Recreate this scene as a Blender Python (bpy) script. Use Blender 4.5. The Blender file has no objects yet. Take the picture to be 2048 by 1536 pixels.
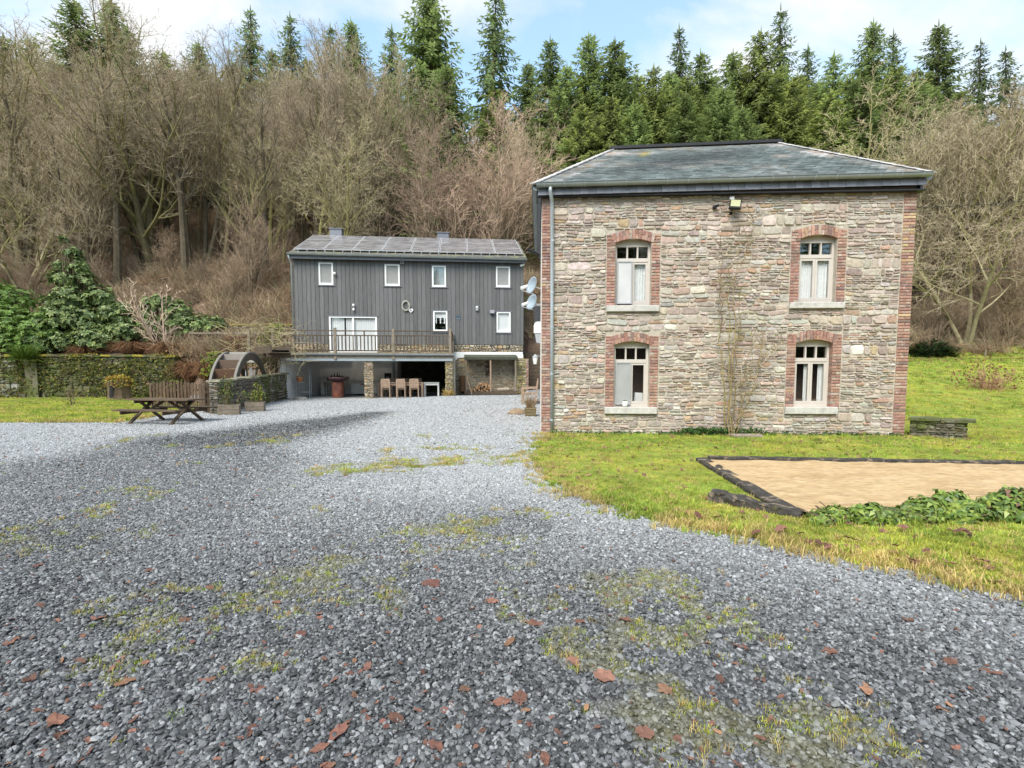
import bpy, math, random
import numpy as np
from mathutils import Vector, Matrix
R = math.radians
SC = bpy.context.scene
COL = SC.collection
# ------------------------------------------------------------------ camera
cd = bpy.data.cameras.new('camera'); cam = bpy.data.objects.new('camera', cd); COL.objects.link(cam)
cam.location = (0, 0, 1.6); cam.rotation_euler = (R(86.0), 0, 0)
cd.sensor_width = 36; cd.lens = 18.0; cd.shift_y = 0.01885; cd.clip_start = .05; cd.clip_end = 600
SC.camera = cam
# ------------------------------------------------------------------ light
SUN_EL, SUN_AZ = 48.0, 205.0      # azimuth clockwise from +Y: behind the camera, left
SC.view_settings.view_transform = 'Standard'; SC.view_settings.look = 'None'
SC.view_settings.gamma = 1; SC.view_settings.use_curve_mapping = False
SC.view_settings.exposure = 1.18
w = bpy.data.worlds.new('World'); SC.world = w; w.use_nodes = True
def build_world():
    n = w.node_tree.nodes; L = w.node_tree.links
    bg = n['Background']; bg.inputs[1].default_value = .1
    sky = n.new('ShaderNodeTexSky'); sky.sky_type = 'NISHITA'; sky.sun_disc = False
    sky.sun_elevation = R(SUN_EL); sky.sun_rotation = R(SUN_AZ); sky.dust_density = 1.2; sky.air_density = 1.0; sky.ozone_density = 1.5
    tc = n.new('ShaderNodeTexCoord')
    sep = n.new('ShaderNodeSeparateXYZ'); L.new(tc.outputs['Generated'], sep.inputs[0])
    za = n.new('ShaderNodeMath'); za.operation = 'ADD'; za.inputs[1].default_value = .35; L.new(sep.outputs[2], za.inputs[0])
    zm = n.new('ShaderNodeMath'); zm.operation = 'MAXIMUM'; zm.inputs[1].default_value = .12; L.new(za.outputs[0], zm.inputs[0])
    dx = n.new('ShaderNodeMath'); dx.operation = 'DIVIDE'; L.new(sep.outputs[0], dx.inputs[0]); L.new(zm.outputs[0], dx.inputs[1])
    dy = n.new('ShaderNodeMath'); dy.operation = 'DIVIDE'; L.new(sep.outputs[1], dy.inputs[0]); L.new(zm.outputs[0], dy.inputs[1])
    cb = n.new('ShaderNodeCombineXYZ'); L.new(dx.outputs[0], cb.inputs[0]); L.new(dy.outputs[0], cb.inputs[1])
    mp = n.new('ShaderNodeMapping'); mp.inputs['Location'].default_value = (3.3, 1.15, 0); mp.inputs['Scale'].default_value = (1.0, 1.5, 1)
    L.new(cb.outputs[0], mp.inputs[0])
    no = n.new('ShaderNodeTexNoise'); no.inputs['Scale'].default_value = 2.1; no.inputs['Detail'].default_value = 9; no.inputs['Roughness'].default_value = .56
    no.inputs['Distortion'].default_value = .35
    L.new(mp.outputs[0], no.inputs['Vector'])
    rp = n.new('ShaderNodeValToRGB'); rp.color_ramp.elements[0].position = .42; rp.color_ramp.elements[1].position = .62; rp.color_ramp.elements[0].color = (.22,.22,.22,1)
    L.new(no.outputs['Fac'], rp.inputs[0])
    mu = n.new('ShaderNodeMix'); mu.data_type = 'RGBA'; mu.blend_type = 'MULTIPLY'; mu.inputs[0].default_value = 1
    mu.inputs[7].default_value = (1.55, 1.9, 1.78, 1); L.new(sky.outputs[0], mu.inputs[6])
    mi = n.new('ShaderNodeMix'); mi.data_type = 'RGBA'; mi.inputs[7].default_value = (4.75, 4.8, 4.85, 1)
    L.new(rp.outputs[0], mi.inputs[0]); L.new(mu.outputs[2], mi.inputs[6]); L.new(mi.outputs[2], bg.inputs[0])
build_world()
sl = bpy.data.lights.new('sun', 'SUN'); so = bpy.data.objects.new('sun', sl); COL.objects.link(so)
sl.energy = 2.1; sl.angle = R(32); sl.color = (1, .945, .85)
so.location = (-12, -20, 30)
_sd = Vector((math.sin(R(SUN_AZ)) * math.cos(R(SUN_EL)), math.cos(R(SUN_AZ)) * math.cos(R(SUN_EL)), math.sin(R(SUN_EL))))
so.rotation_euler = (-_sd).to_track_quat('-Z', 'Y').to_euler()
cy = SC.cycles
cy.max_bounces = 6; cy.diffuse_bounces = 3; cy.glossy_bounces = 3; cy.transparent_max_bounces = 8; cy.transmission_bounces = 3
cy.caustics_reflective = False; cy.caustics_refractive = False
try:
    cy.use_denoising = True; cy.denoiser = 'OPENIMAGEDENOISE'
except Exception: pass

# ------------------------------------------------------------------ helpers
rng = random.Random(7)
U = rng.uniform
nr = np.random.default_rng(11)
class MB:
    "collects shapes; build() links them as one mesh object"
    def __init__(s): s.v = []; s.f = []; s.c = []; s.cc = (.15, .135, .095)
    def _add(s, vs, fs, col=None):
        b = len(s.v); s.v += [tuple(p) for p in vs]; s.f += [tuple(i + b for i in f) for f in fs]
        s.c += [col or s.cc] * len(vs); return s
    def bx(s, x0, x1, y0, y1, z0, z1, col=None, j=0):
        q = [(x0,y0,z0),(x1,y0,z0),(x1,y1,z0),(x0,y1,z0),(x0,y0,z1),(x1,y0,z1),(x1,y1,z1),(x0,y1,z1)]
        if j: q = [(a+U(-j,j), b+U(-j,j), c+U(-j,j)) for a,b,c in q]
        return s._add(q, [(0,3,2,1),(4,5,6,7),(0,1,5,4),(1,2,6,5),(2,3,7,6),(3,0,4,7)], col)
    def cbx(s, x0, x1, y0, y1, z0, z1, ch=.01, col=None):
        "box with a chamfered front (-y) face"
        q = [(x0,y0+ch,z0),(x1,y0+ch,z0),(x1,y0+ch,z1),(x0,y0+ch,z1),(x0,y1,z0),(x1,y1,z0),(x1,y1,z1),(x0,y1,z1),
             (x0+ch,y0,z0+ch),(x1-ch,y0,z0+ch),(x1-ch,y0,z1-ch),(x0+ch,y0,z1-ch)]
        return s._add(q, [(8,9,10,11),(0,1,9,8),(1,2,10,9),(2,3,11,10),(3,0,8,11),(0,4,5,1),(1,5,6,2),(2,6,7,3),(3,7,4,0),(4,7,6,5)], col)
    def beam(s, p, q, wd, h, up=(0,0,1), col=None, w2=None, h2=None):
        p = Vector(p); q = Vector(q); d = (q-p).normalized(); up = Vector(up)
        if abs(d.dot(up)) > .98: up = Vector((0,1,0))
        sx = d.cross(up).normalized(); sz = sx.cross(d).normalized(); w2 = w2 or wd; h2 = h2 or h
        vs = []
        for o, a, b in ((p, wd/2, h/2), (q, w2/2, h2/2)):
            vs += [o-sx*a-sz*b, o+sx*a-sz*b, o+sx*a+sz*b, o-sx*a+sz*b]
        return s._add(vs, [(0,1,2,3),(7,6,5,4),(0,4,5,1),(1,5,6,2),(2,6,7,3),(3,7,4,0)], col)
    def tube(s, pts, rads, n=6, cap=True, col=None, close=False):
        pts = [Vector(p) for p in pts]
        if isinstance(rads, (int, float)): rads = [rads]*len(pts)
        b = len(s.v); vs = []; fs = []; m = len(pts); ref = None
        for i, p in enumerate(pts):
            d = (pts[(i+1) % m if close else min(i+1, m-1)] - pts[i-1 if close else max(i-1, 0)])
            d = d.normalized() if d.length > 1e-9 else Vector((0,0,1))
            if ref is None: ref = Vector((1,0,0)) if abs(d.x) < .8 else Vector((0,1,0))
            x = (ref - d*ref.dot(d)).normalized(); y = d.cross(x); ref = x
            for k in range(n):
                a = 2*math.pi*k/n; vs.append(p + (x*math.cos(a) + y*math.sin(a))*rads[i])
        for i in range(m if close else m-1):
            i2 = (i+1) % m
            for k in range(n):
                k2 = (k+1) % n; fs.append((i*n+k, i*n+k2, i2*n+k2, i2*n+k))
        if cap and n > 2 and not close:
            fs.append(tuple(range(n-1, -1, -1))); fs.append(tuple((m-1)*n+k for k in range(n)))
        return s._add(vs, fs, col)
    def lathe(s, prof, n=16, o=(0,0,0), col=None):
        vs = []; fs = []
        for r, z in prof:
            for k in range(n):
                a = 2*math.pi*k/n; vs.append((o[0]+r*math.cos(a), o[1]+r*math.sin(a), o[2]+z))
        for i in range(len(prof)-1):
            for k in range(n):
                k2 = (k+1) % n; fs.append((i*n+k, i*n+k2, (i+1)*n+k2, (i+1)*n+k))
        fs.append(tuple(range(n-1,-1,-1))); fs.append(tuple((len(prof)-1)*n+k for k in range(n)))
        return s._add(vs, fs, col)
    def extr(s, poly, a, b, axis='y', col=None):
        "polygon in the plane across axis, extruded from a to b"
        n = len(poly)
        def P(u, v, t): return (u,t,v) if axis == 'y' else ((t,u,v) if axis == 'x' else (u,v,t))
        vs = [P(u,v,a) for u,v in poly] + [P(u,v,b) for u,v in poly]
        fs = [tuple(range(n)), tuple(range(2*n-1, n-1, -1))] + [(i, i+n, (i+1)%n+n, (i+1)%n) for i in range(n)]
        return s._add(vs, fs, col)
    def build(s, name, m, parent=None, smooth=False, loc=None, rz=0):
        me = bpy.data.meshes.new(name); me.from_pydata(s.v, [], s.f)
        if s.c:
            at = me.color_attributes.new('col', 'FLOAT_COLOR', 'POINT')
            at.data.foreach_set('color', np.array([(c[0],c[1],c[2],1.) for c in s.c], 'f').ravel())
        me.materials.append(m)
        if smooth: me.polygons.foreach_set('use_smooth', [True]*len(me.polygons))
        me.update()
        return put(name, me, parent, loc, rz)
def put(name, me, parent=None, loc=None, rz=0):
    o = bpy.data.objects.new(name, me); COL.objects.link(o); o.parent = parent
    if loc is not None: o.location = loc
    if rz: o.rotation_euler[2] = rz
    return o
def tag(o, label=None, cat=None, group=None, kind=None):
    if label: o['label'] = label
    if cat: o['category'] = cat
    if group: o['group'] = group
    if kind: o['kind'] = kind
    return o
def thing(name, label, cat, loc=(0,0,0), rz=0, group=None):
    o = bpy.data.objects.new(name, None); COL.objects.link(o); o.location = loc; o.rotation_euler[2] = rz
    o.empty_display_size = .2
    return tag(o, label, cat, group)
def dup(root, loc, rz=0, label=None, group=None, scale=None):
    r = root.copy(); COL.objects.link(r); r.location = loc; r.rotation_euler[2] = rz
    if label: r['label'] = label
    if group: r['group'] = group
    if scale is not None: r.scale = scale if hasattr(scale, '__len__') else (scale,)*3
    for ch in list(root.children):
        c = ch.copy(); COL.objects.link(c); c.parent = r
        for g in list(ch.children):
            d = g.copy(); COL.objects.link(d); d.parent = c
    return r
def mesh_np(name, v, f, m, cols=None, smooth=False):
    "mesh data from numpy arrays (f: list of faces or Nx3 / Nx4 array)"
    me = bpy.data.meshes.new(name)
    f = np.asarray(f); k = f.shape[1]
    me.vertices.add(len(v)); me.vertices.foreach_set('co', np.asarray(v, 'f').ravel())
    me.loops.add(f.size); me.loops.foreach_set('vertex_index', f.astype('i').ravel())
    me.polygons.add(len(f)); me.polygons.foreach_set('loop_start', np.arange(0, f.size, k, dtype='i'))
    if smooth: me.polygons.foreach_set('use_smooth', np.ones(len(f), bool))
    me.update(calc_edges=True)
    if cols is not None:
        at = me.color_attributes.new('col', 'FLOAT_COLOR', 'POINT'); c = np.ones((len(v), 4), 'f'); c[:, :3] = cols
        at.data.foreach_set('color', c.ravel())
    me.materials.append(m); return me
# value noise for masks and terrain
_lat = np.random.default_rng(5).random((256, 256))
def vn(x, y, oct=3):
    x = np.asarray(x, float); y = np.asarray(y, float); t = 0; a = 1; s = 0
    for o in range(oct):
        xi = np.floor(x).astype(int); yi = np.floor(y).astype(int); fx = x-xi; fy = y-yi
        fx = fx*fx*(3-2*fx); fy = fy*fy*(3-2*fy)
        g = lambda i, j: _lat[i % 256, j % 256]
        t = t + a*((g(xi,yi)*(1-fx)+g(xi+1,yi)*fx)*(1-fy)+(g(xi,yi+1)*(1-fx)+g(xi+1,yi+1)*fx)*fy)
        s += a; a *= .5; x = x*2.03+17.1; y = y*2.03+5.7
    return t/s
def sm(a, b, x):
    t = np.clip((np.asarray(x, float)-a)/(b-a), 0, 1); return t*t*(3-2*t)

# ------------------------------------------------------------------ materials
def mat(name, base=(.5,.5,.5), rough=.8, var=.25, scale=4., bump=.25, bscale=30., spec=.3, metal=0., attr=False,
        blot=None, leaf=0., stretch=None, rnd=0., detail=5., gain=1.):
    m = bpy.data.materials.new(name); m.use_nodes = True
    n = m.node_tree.nodes; L = m.node_tree.links; b = n['Principled BSDF']
    b.inputs['Roughness'].default_value = rough; b.inputs['Specular IOR Level'].default_value = spec; b.inputs['Metallic'].default_value = metal
    geo = n.new('ShaderNodeNewGeometry'); vec = geo.outputs['Position']
    if stretch:
        mp = n.new('ShaderNodeMapping'); mp.inputs['Scale'].default_value = stretch; L.new(vec, mp.inputs[0]); vec = mp.outputs[0]
    if attr:
        a = n.new('ShaderNodeAttribute'); a.attribute_name = 'col'; c = a.outputs['Color']
    else:
        a = n.new('ShaderNodeRGB'); a.outputs[0].default_value = (*base, 1); c = a.outputs[0]
    def noise(sc, det=detail):
        t = n.new('ShaderNodeTexNoise'); t.inputs['Scale'].default_value = sc; t.inputs['Detail'].default_value = det
        t.inputs['Roughness'].default_value = .6; L.new(vec, t.inputs['Vector']); return t.outputs['Fac']
    if blot:
        for (bc, bs, p0, p1) in (blot if isinstance(blot, list) else [blot]):
            rp = n.new('ShaderNodeValToRGB'); rp.color_ramp.elements[0].position = p0; rp.color_ramp.elements[1].position = p1
            L.new(noise(bs), rp.inputs[0])
            mx = n.new('ShaderNodeMix'); mx.data_type = 'RGBA'; mx.inputs[7].default_value = (*bc, 1)
            L.new(rp.outputs[0], mx.inputs[0]); L.new(c, mx.inputs[6]); c = mx.outputs[2]
    if var:
        mr = n.new('ShaderNodeMapRange'); mr.inputs[1].default_value = .25; mr.inputs[2].default_value = .75
        mr.inputs[3].default_value = gain*(1-var); mr.inputs[4].default_value = gain*(1+var); L.new(noise(scale), mr.inputs[0])
        v = mr.outputs[0]
        if rnd:
            oi = n.new('ShaderNodeObjectInfo'); m2 = n.new('ShaderNodeMapRange'); m2.inputs[3].default_value = 1-rnd; m2.inputs[4].default_value = 1+rnd
            L.new(oi.outputs['Random'], m2.inputs[0]); mm = n.new('ShaderNodeMath'); mm.operation = 'MULTIPLY'
            L.new(v, mm.inputs[0]); L.new(m2.outputs[0], mm.inputs[1]); v = mm.outputs[0]
        vm = n.new('ShaderNodeVectorMath'); vm.operation = 'SCALE'; L.new(c, vm.inputs[0]); L.new(v, vm.inputs['Scale']); c = vm.outputs[0]
    L.new(c, b.inputs['Base Color'])
    if bump:
        bp = n.new('ShaderNodeBump'); bp.inputs['Strength'].default_value = bump; bp.inputs['Distance'].default_value = .02
        L.new(noise(bscale), bp.inputs['Height']); L.new(bp.outputs[0], b.inputs['Normal'])
    if leaf:
        tr = n.new('ShaderNodeBsdfTranslucent'); L.new(c, tr.inputs[0]); ms = n.new('ShaderNodeMixShader'); ms.inputs[0].default_value = leaf
        L.new(b.outputs[0], ms.inputs[1]); L.new(tr.outputs[0], ms.inputs[2]); L.new(ms.outputs[0], n['Material Output'].inputs[0])
    return m
def glass(name, tint=(.985,.99,.99), refl=.075):
    m = bpy.data.materials.new(name); m.use_nodes = True; n = m.node_tree.nodes; L = m.node_tree.links
    n.remove(n['Principled BSDF'])
    t = n.new('ShaderNodeBsdfTransparent'); t.inputs[0].default_value = (*tint, 1); g = n.new('ShaderNodeBsdfGlossy'); g.inputs['Roughness'].default_value = .015
    lw = n.new('ShaderNodeLayerWeight'); lw.inputs[0].default_value = .5
    pw_ = n.new('ShaderNodeMath'); pw_.operation = 'POWER'; pw_.inputs[1].default_value = 4; L.new(lw.outputs['Facing'], pw_.inputs[0])
    ad = n.new('ShaderNodeMath'); ad.operation = 'MULTIPLY_ADD'; ad.inputs[1].default_value = .8; ad.inputs[2].default_value = refl; L.new(pw_.outputs[0], ad.inputs[0])
    ms = n.new('ShaderNodeMixShader'); L.new(ad.outputs[0], ms.inputs[0]); L.new(t.outputs[0], ms.inputs[1]); L.new(g.outputs[0], ms.inputs[2])
    L.new(ms.outputs[0], n['Material Output'].inputs[0]); return m
K = {}
K['stone'] = mat('rubble stone', attr=True, rough=.85, var=.32, scale=14, bump=.6, bscale=45, blot=((.40,.33,.25), 7, .55, .8))
K['mortar'] = mat('mortar', (.47,.42,.35), rough=.95, var=.25, scale=9, bump=.5, bscale=60)
K['brick'] = mat('brick', attr=True, rough=.85, var=.3, scale=22, bump=.5, bscale=70, blot=((.48,.40,.35), 10, .52, .75))
K['slate'] = mat('roof slate', attr=True, rough=.5, var=.22, scale=5, bump=.2, bscale=25, spec=.5, gain=1.55)
K['fascia'] = mat('fascia slate', (.15,.155,.185), rough=.45, var=.25, scale=6, bump=.15, spec=.5, rnd=.2)
K['zinc'] = mat('weathered zinc', (.30,.33,.33), rough=.42, var=.12, scale=3, bump=.05, metal=.35, spec=.5)
K['zincpipe'] = mat('zinc pipe', (.42,.46,.49), rough=.45, var=.1, scale=2, bump=.03, metal=.3, spec=.5)
K['ridge'] = mat('ridge metal', (.025,.025,.028), rough=.5, var=.1)
K['sill'] = mat('blue limestone sill', (.50,.48,.45), rough=.75, var=.22, scale=7, bump=.2, blot=((.30,.28,.25), 5, .58, .8))
K['frame'] = mat('greige window frame', (.55,.50,.46), rough=.5, var=.06, bump=.02)
K['white'] = mat('white plastic', (.78,.78,.77), rough=.4, var=.04, bump=0)
K['plaster'] = mat('old white plaster', (.82,.78,.72), rough=.9, var=.12, scale=2.5, bump=.25, blot=((.55,.51,.44), 1.6, .58, .8))
K['glass'] = glass('window glass')
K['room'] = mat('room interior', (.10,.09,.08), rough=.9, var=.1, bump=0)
K['curtain'] = mat('net curtain', (.86,.87,.88), rough=.9, var=.08, scale=25, bump=.2, bscale=60, leaf=.08)
K['screen'] = mat('insect screen', (.34,.34,.34), rough=.7, var=.1, scale=3, bump=0)
K['net'] = mat('light insect net', (.55,.55,.56), rough=.8, var=.1, scale=3, bump=0)
K['blind'] = mat('grey blind', (.28,.28,.275), rough=.8, var=.08, scale=3, bump=.05)
K['black'] = mat('black plastic', (.02,.02,.022), rough=.4, var=.05, bump=0)
K['grey'] = mat('grey plastic', (.35,.36,.38), rough=.5, var=.06, bump=0)
K['lens'] = mat('lamp lens', (.42,.42,.25), rough=.25, var=.25, scale=50, bump=0, spec=.6)
K['dish'] = mat('satellite dish', (.30,.36,.41), rough=.4, var=.06, bump=0)
K['siding'] = mat('grey stained siding', (.125,.125,.126), rough=.65, var=.2, scale=3, bump=.4, bscale=40, stretch=(6,6,.6), rnd=.17, blot=((.155,.152,.145), 1.1, .56, .8))
K['roofmoss'] = mat('mossy roof sheet', (.12,.11,.10), rough=.8, var=.3, blot=((.19,.19,.09), 3, .5, .65))
K['panel'] = mat('solar panel', (.14,.13,.14), rough=.22, var=.25, scale=2, bump=0, spec=.8, blot=((.34,.33,.335), 1.6, .38, .72), stretch=(.8,2.5,1))  # pale base and blotches put reflected sky into the colour, along with dirt
K['panelframe'] = mat('panel frame', (.75,.75,.76), rough=.4, var=.05, bump=0, metal=.4)
K['oldwood'] = mat('weathered wood', (.22,.18,.14), rough=.9, var=.35, scale=6, bump=.5, bscale=30, stretch=(1,1,1), blot=((.16,.17,.07), 4, .58, .72))
K['darkwood'] = mat('dark wet wood', (.10,.072,.05), rough=.8, var=.35, scale=7, bump=.5, bscale=35, blot=((.09,.095,.04), 4, .6, .75))
K['picket'] = mat('brown picket', (.105,.07,.046), rough=.85, var=.35, scale=8, bump=.4, rnd=.2)
K['picnic'] = mat('brown stained wood', (.115,.08,.052), rough=.75, var=.3, scale=6, bump=.4, bscale=40, rnd=.1)
K['teak'] = mat('teak', (.34,.24,.175), rough=.7, var=.2, scale=9, bump=.2, rnd=.1)
K['sleeper'] = mat('tarred sleeper', (.055,.048,.042), rough=.85, var=.5, scale=9, bump=.9, bscale=22, blot=[((.26,.20,.14), 7, .54, .66), ((.20,.18,.03), 5, .64, .75)])
K['rust'] = mat('rusted steel', (.16,.055,.035), rough=.75, var=.35, scale=5, bump=.3, blot=((.09,.04,.035), 3, .45, .65))
K['steel'] = mat('painted steel', (.30,.34,.36), rough=.5, var=.12, bump=.05)
K['terracotta'] = mat('terracotta', (.46,.19,.08), rough=.85, var=.15)
K['tile'] = mat('floor tile', (.20,.21,.22), rough=.6, var=.2, scale=3, bump=.1)
K['green_felt'] = mat('green roofing felt', (.075,.08,.06), rough=.85, var=.25, scale=4)
K['paddle'] = mat('paddle', attr=True, rough=.7, var=.2, scale=6, bump=.3, stretch=(8,1,1))
K['log'] = mat('firewood', attr=True, rough=.9, var=.3, scale=15, bump=.6)
K['water'] = mat('falling water', (.75,.8,.85), rough=.1, var=.05, bump=0, spec=.8)
K['sand'] = mat('court sand', (.50,.35,.19), rough=.95, var=.28, scale=14, bump=.7, bscale=70, blot=[((.38,.25,.12), 2.2, .46, .72),((.58,.43,.26), 6, .5, .7)], stretch=(.6,1.2,1), detail=9)
K['bark'] = mat('bark', attr=True, rough=.95, var=.35, scale=3, bump=.5, bscale=12, gain=1.15)
K['twig'] = mat('twigs', attr=True, rough=.95, var=.3, scale=.6, bump=0, rnd=.22, gain=1.36)
K['needle'] = mat('conifer needles', attr=True, rough=.8, var=.45, scale=.8, bump=0, leaf=.36, gain=1.15, rnd=.22, detail=3)
K['leafg'] = mat('evergreen leaf', attr=True, rough=.45, var=.3, scale=1.5, bump=0, leaf=.2, spec=.5)
K['leafm'] = mat('matt leaf', attr=True, rough=.8, var=.25, scale=3, bump=0, leaf=.25)
K['grass'] = mat('grass blades', attr=True, rough=.7, var=.35, scale=1.1, bump=0, leaf=.35, rnd=.25)
K['dead'] = mat('dead leaf', attr=True, rough=.75, var=.3, scale=20, bump=.3, leaf=.15, rnd=.3)
K['mosswall'] = mat('mossy stones', attr=True, rough=.95, var=.4, scale=6, bump=.8, bscale=25, blot=[((.085,.10,.028), 1.7, .42, .6), ((.24,.20,.03), 1.3, .66, .78)])
# ------------------------------------------------------------------ terrain
GH0 = Vector((-12.12, 28.8, 0)); GHA = R(5.5)          # grey house corner and turn
SH0 = Vector((.70, 12.27, 0)); SHA = R(-3.0)           # stone house corner and turn
def loc_uv(x, y, o, a):
    dx = np.asarray(x, float)-o.x; dy = np.asarray(y, float)-o.y
    return dx*math.cos(a)+dy*math.sin(a), -dx*math.sin(a)+dy*math.cos(a)
def gh(u, wv, z=0): return Vector((GH0.x+u*math.cos(GHA)-wv*math.sin(GHA), GH0.y+u*math.sin(GHA)+wv*math.cos(GHA), z))
def sh(u, wv, z=0): return Vector((SH0.x+u*math.cos(SHA)-wv*math.sin(SHA), SH0.y+u*math.sin(SHA)+wv*math.cos(SHA), z))
def T(x, y):
    x = np.asarray(x, float); y = np.asarray(y, float)
    yard = .02*np.clip(y-17, 0, 13)*sm(-6, -3, x)*(1-sm(2, 7, x))
    lawn = 2.1*sm(12.5, 31, y)*sm(4, 10, x)
    hl = .62*np.clip(y-31.2, 0, 50)+.15*np.clip(y-81, 0, 60)
    # left: wall jump, bank beside the wheel, terrace
    j0 = np.where(x < -17.6, 26.95, 26.95-3.4*sm(-17.6, -14.5, x)); j1 = np.where(x < -17.6, 27.2, 27.2+.1*sm(-17.6, -14.5, x))
    left = 2.2*np.clip((y-j0)/(j1-j0), 0, 1)+.34*np.clip(y-27.2, 0, 4.2)
    left = left*(1-sm(-12.2, -11.6, x))
    mid = 2.9*sm(31.3, 31.9, y)*sm(-1, .3, x)*(1-sm(6, 12, x))
    base = np.where(x < -11.6, left, np.maximum(np.maximum(yard, lawn), mid))
    u, wv = loc_uv(x, y, GH0, GHA)
    side = np.where((u < -.1) & (u > -1.2) & (wv > -2.6), 2.2, 0)
    base = np.maximum(base, side)
    z = base+np.where(y > 31.2, hl, 0)+(vn(x*.35, y*.35)-.5)*1.2*sm(29, 36, y)
    inside = (u > -.05) & (u < 12.95) & (wv > -4.2) & (wv < 8.0)
    z = np.where(inside & (wv > -.5), 0.0, z)
    z = np.where(inside & (wv <= -.5), np.minimum(z, .05), z)
    far = np.hypot(x, y); z = z - .0*far
    back = sm(18, 60, -y)*10
    return z+back
def T1(x, y): return float(T(np.array([x]), np.array([y]))[0])
xs = np.concatenate([np.linspace(-160, -34, 40), np.arange(-33, 14, .42), np.linspace(15, 46, 32), np.linspace(50, 170, 30)])
ys = np.concatenate([np.linspace(-150, 0, 26), np.arange(1, 20, 1.0), np.arange(20, 46, .42), np.linspace(47, 90, 44), np.linspace(95, 190, 25)])
def grid(name, xs, ys, zf, m, smooth=True):
    X, Y = np.meshgrid(xs, ys); Z = zf(X, Y); nx, ny = len(xs), len(ys)
    v = np.stack([X, Y, Z], -1).reshape(-1, 3); i = np.arange(nx*ny).reshape(ny, nx)
    f = np.stack([i[:-1,:-1], i[:-1,1:], i[1:,1:], i[1:,:-1]], -1).reshape(-1, 4)
    return mesh_np(name, v, f, m, smooth=smooth)
K['litter'] = mat('forest floor', (.155,.10,.07), rough=.95, var=.45, scale=1.4, bump=1.0, bscale=9, blot=[((.22,.15,.10), 5, .5, .66), ((.07,.08,.025), .35, .58, .72)])
g = put('ground', grid('ground', xs, ys, lambda X, Y: T(X, Y)-.03, K['litter'])); tag(g, kind='structure')

# ------------------------------------------------------------------ gravel yard
def seg(x, y, ax, ay, bx, by):
    t = np.clip(((x-ax)*(bx-ax)+(y-ay)*(by-ay))/((bx-ax)**2+(by-ay)**2), 0, 1)
    return np.hypot(x-ax-t*(bx-ax), y-ay-t*(by-ay)), t
def wet(x, y):
    "damp, dirtier slate: the wheel track in front of the picnic table and the near yard"
    wob = (vn(x*.7, y*.7)-.5)*1.5
    d1, t1 = seg(x, y, -4.7, 17.6, -6.4, 11.2); w1 = 1-sm(.15+.8*t1, 1.2+1.9*t1, d1+wob*.5)
    d2, t2 = seg(x, y, -6.4, 11.0, -5.6, 5.0); w2 = (1-sm(.8+1.5*t2, 2.6+3.0*t2, d2+wob*.5))*.8
    near = .95*(1-sm(2.8, 7.6, y+wob*1.6+.35*(x+.5)))
    left = .6*(1-sm(-3.6, -.6, x+wob*.6))*(1-sm(7, 10, y))
    spots = .8*sm(.56, .74, vn(x*.8+31, y*.8+3))*(1-sm(5, 12, y))
    return np.clip(np.maximum.reduce([w1, w2, near, left, spots]), 0, 1)
def moss(x, y):
    a = sm(.57, .72, vn(x*1.3+9, y*.9+40))
    d, t = seg(x, y, -2.6, 8.0, -.2, 8.9); b = (1-sm(.2, .75, d+(vn(x*2, y*2)-.5)*.7))
    d, t = seg(x, y, -.4, 5.2, -1.6, 3.6); c = .7*(1-sm(.15, .7, d+(vn(x*2.2, y*2.2)-.5)))
    d, t = seg(x, y, .9, 3.3, 1.0, 2.1); e = .75*(1-sm(.3, .9, d+(vn(x*2.2, y*2.2)-.5)))
    d, t = seg(x, y, -5.9, 10.2, -5.0, 10.9); h = .8*(1-sm(.1, .5, d+(vn(x*2, y*2)-.5)*.6))
    return np.clip(np.maximum.reduce([a*.45, b, c, e, h])*(.35+1.1*sm(.38,.62,vn(x*4.1+2, y*4.1+7))), 0, 1)
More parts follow.
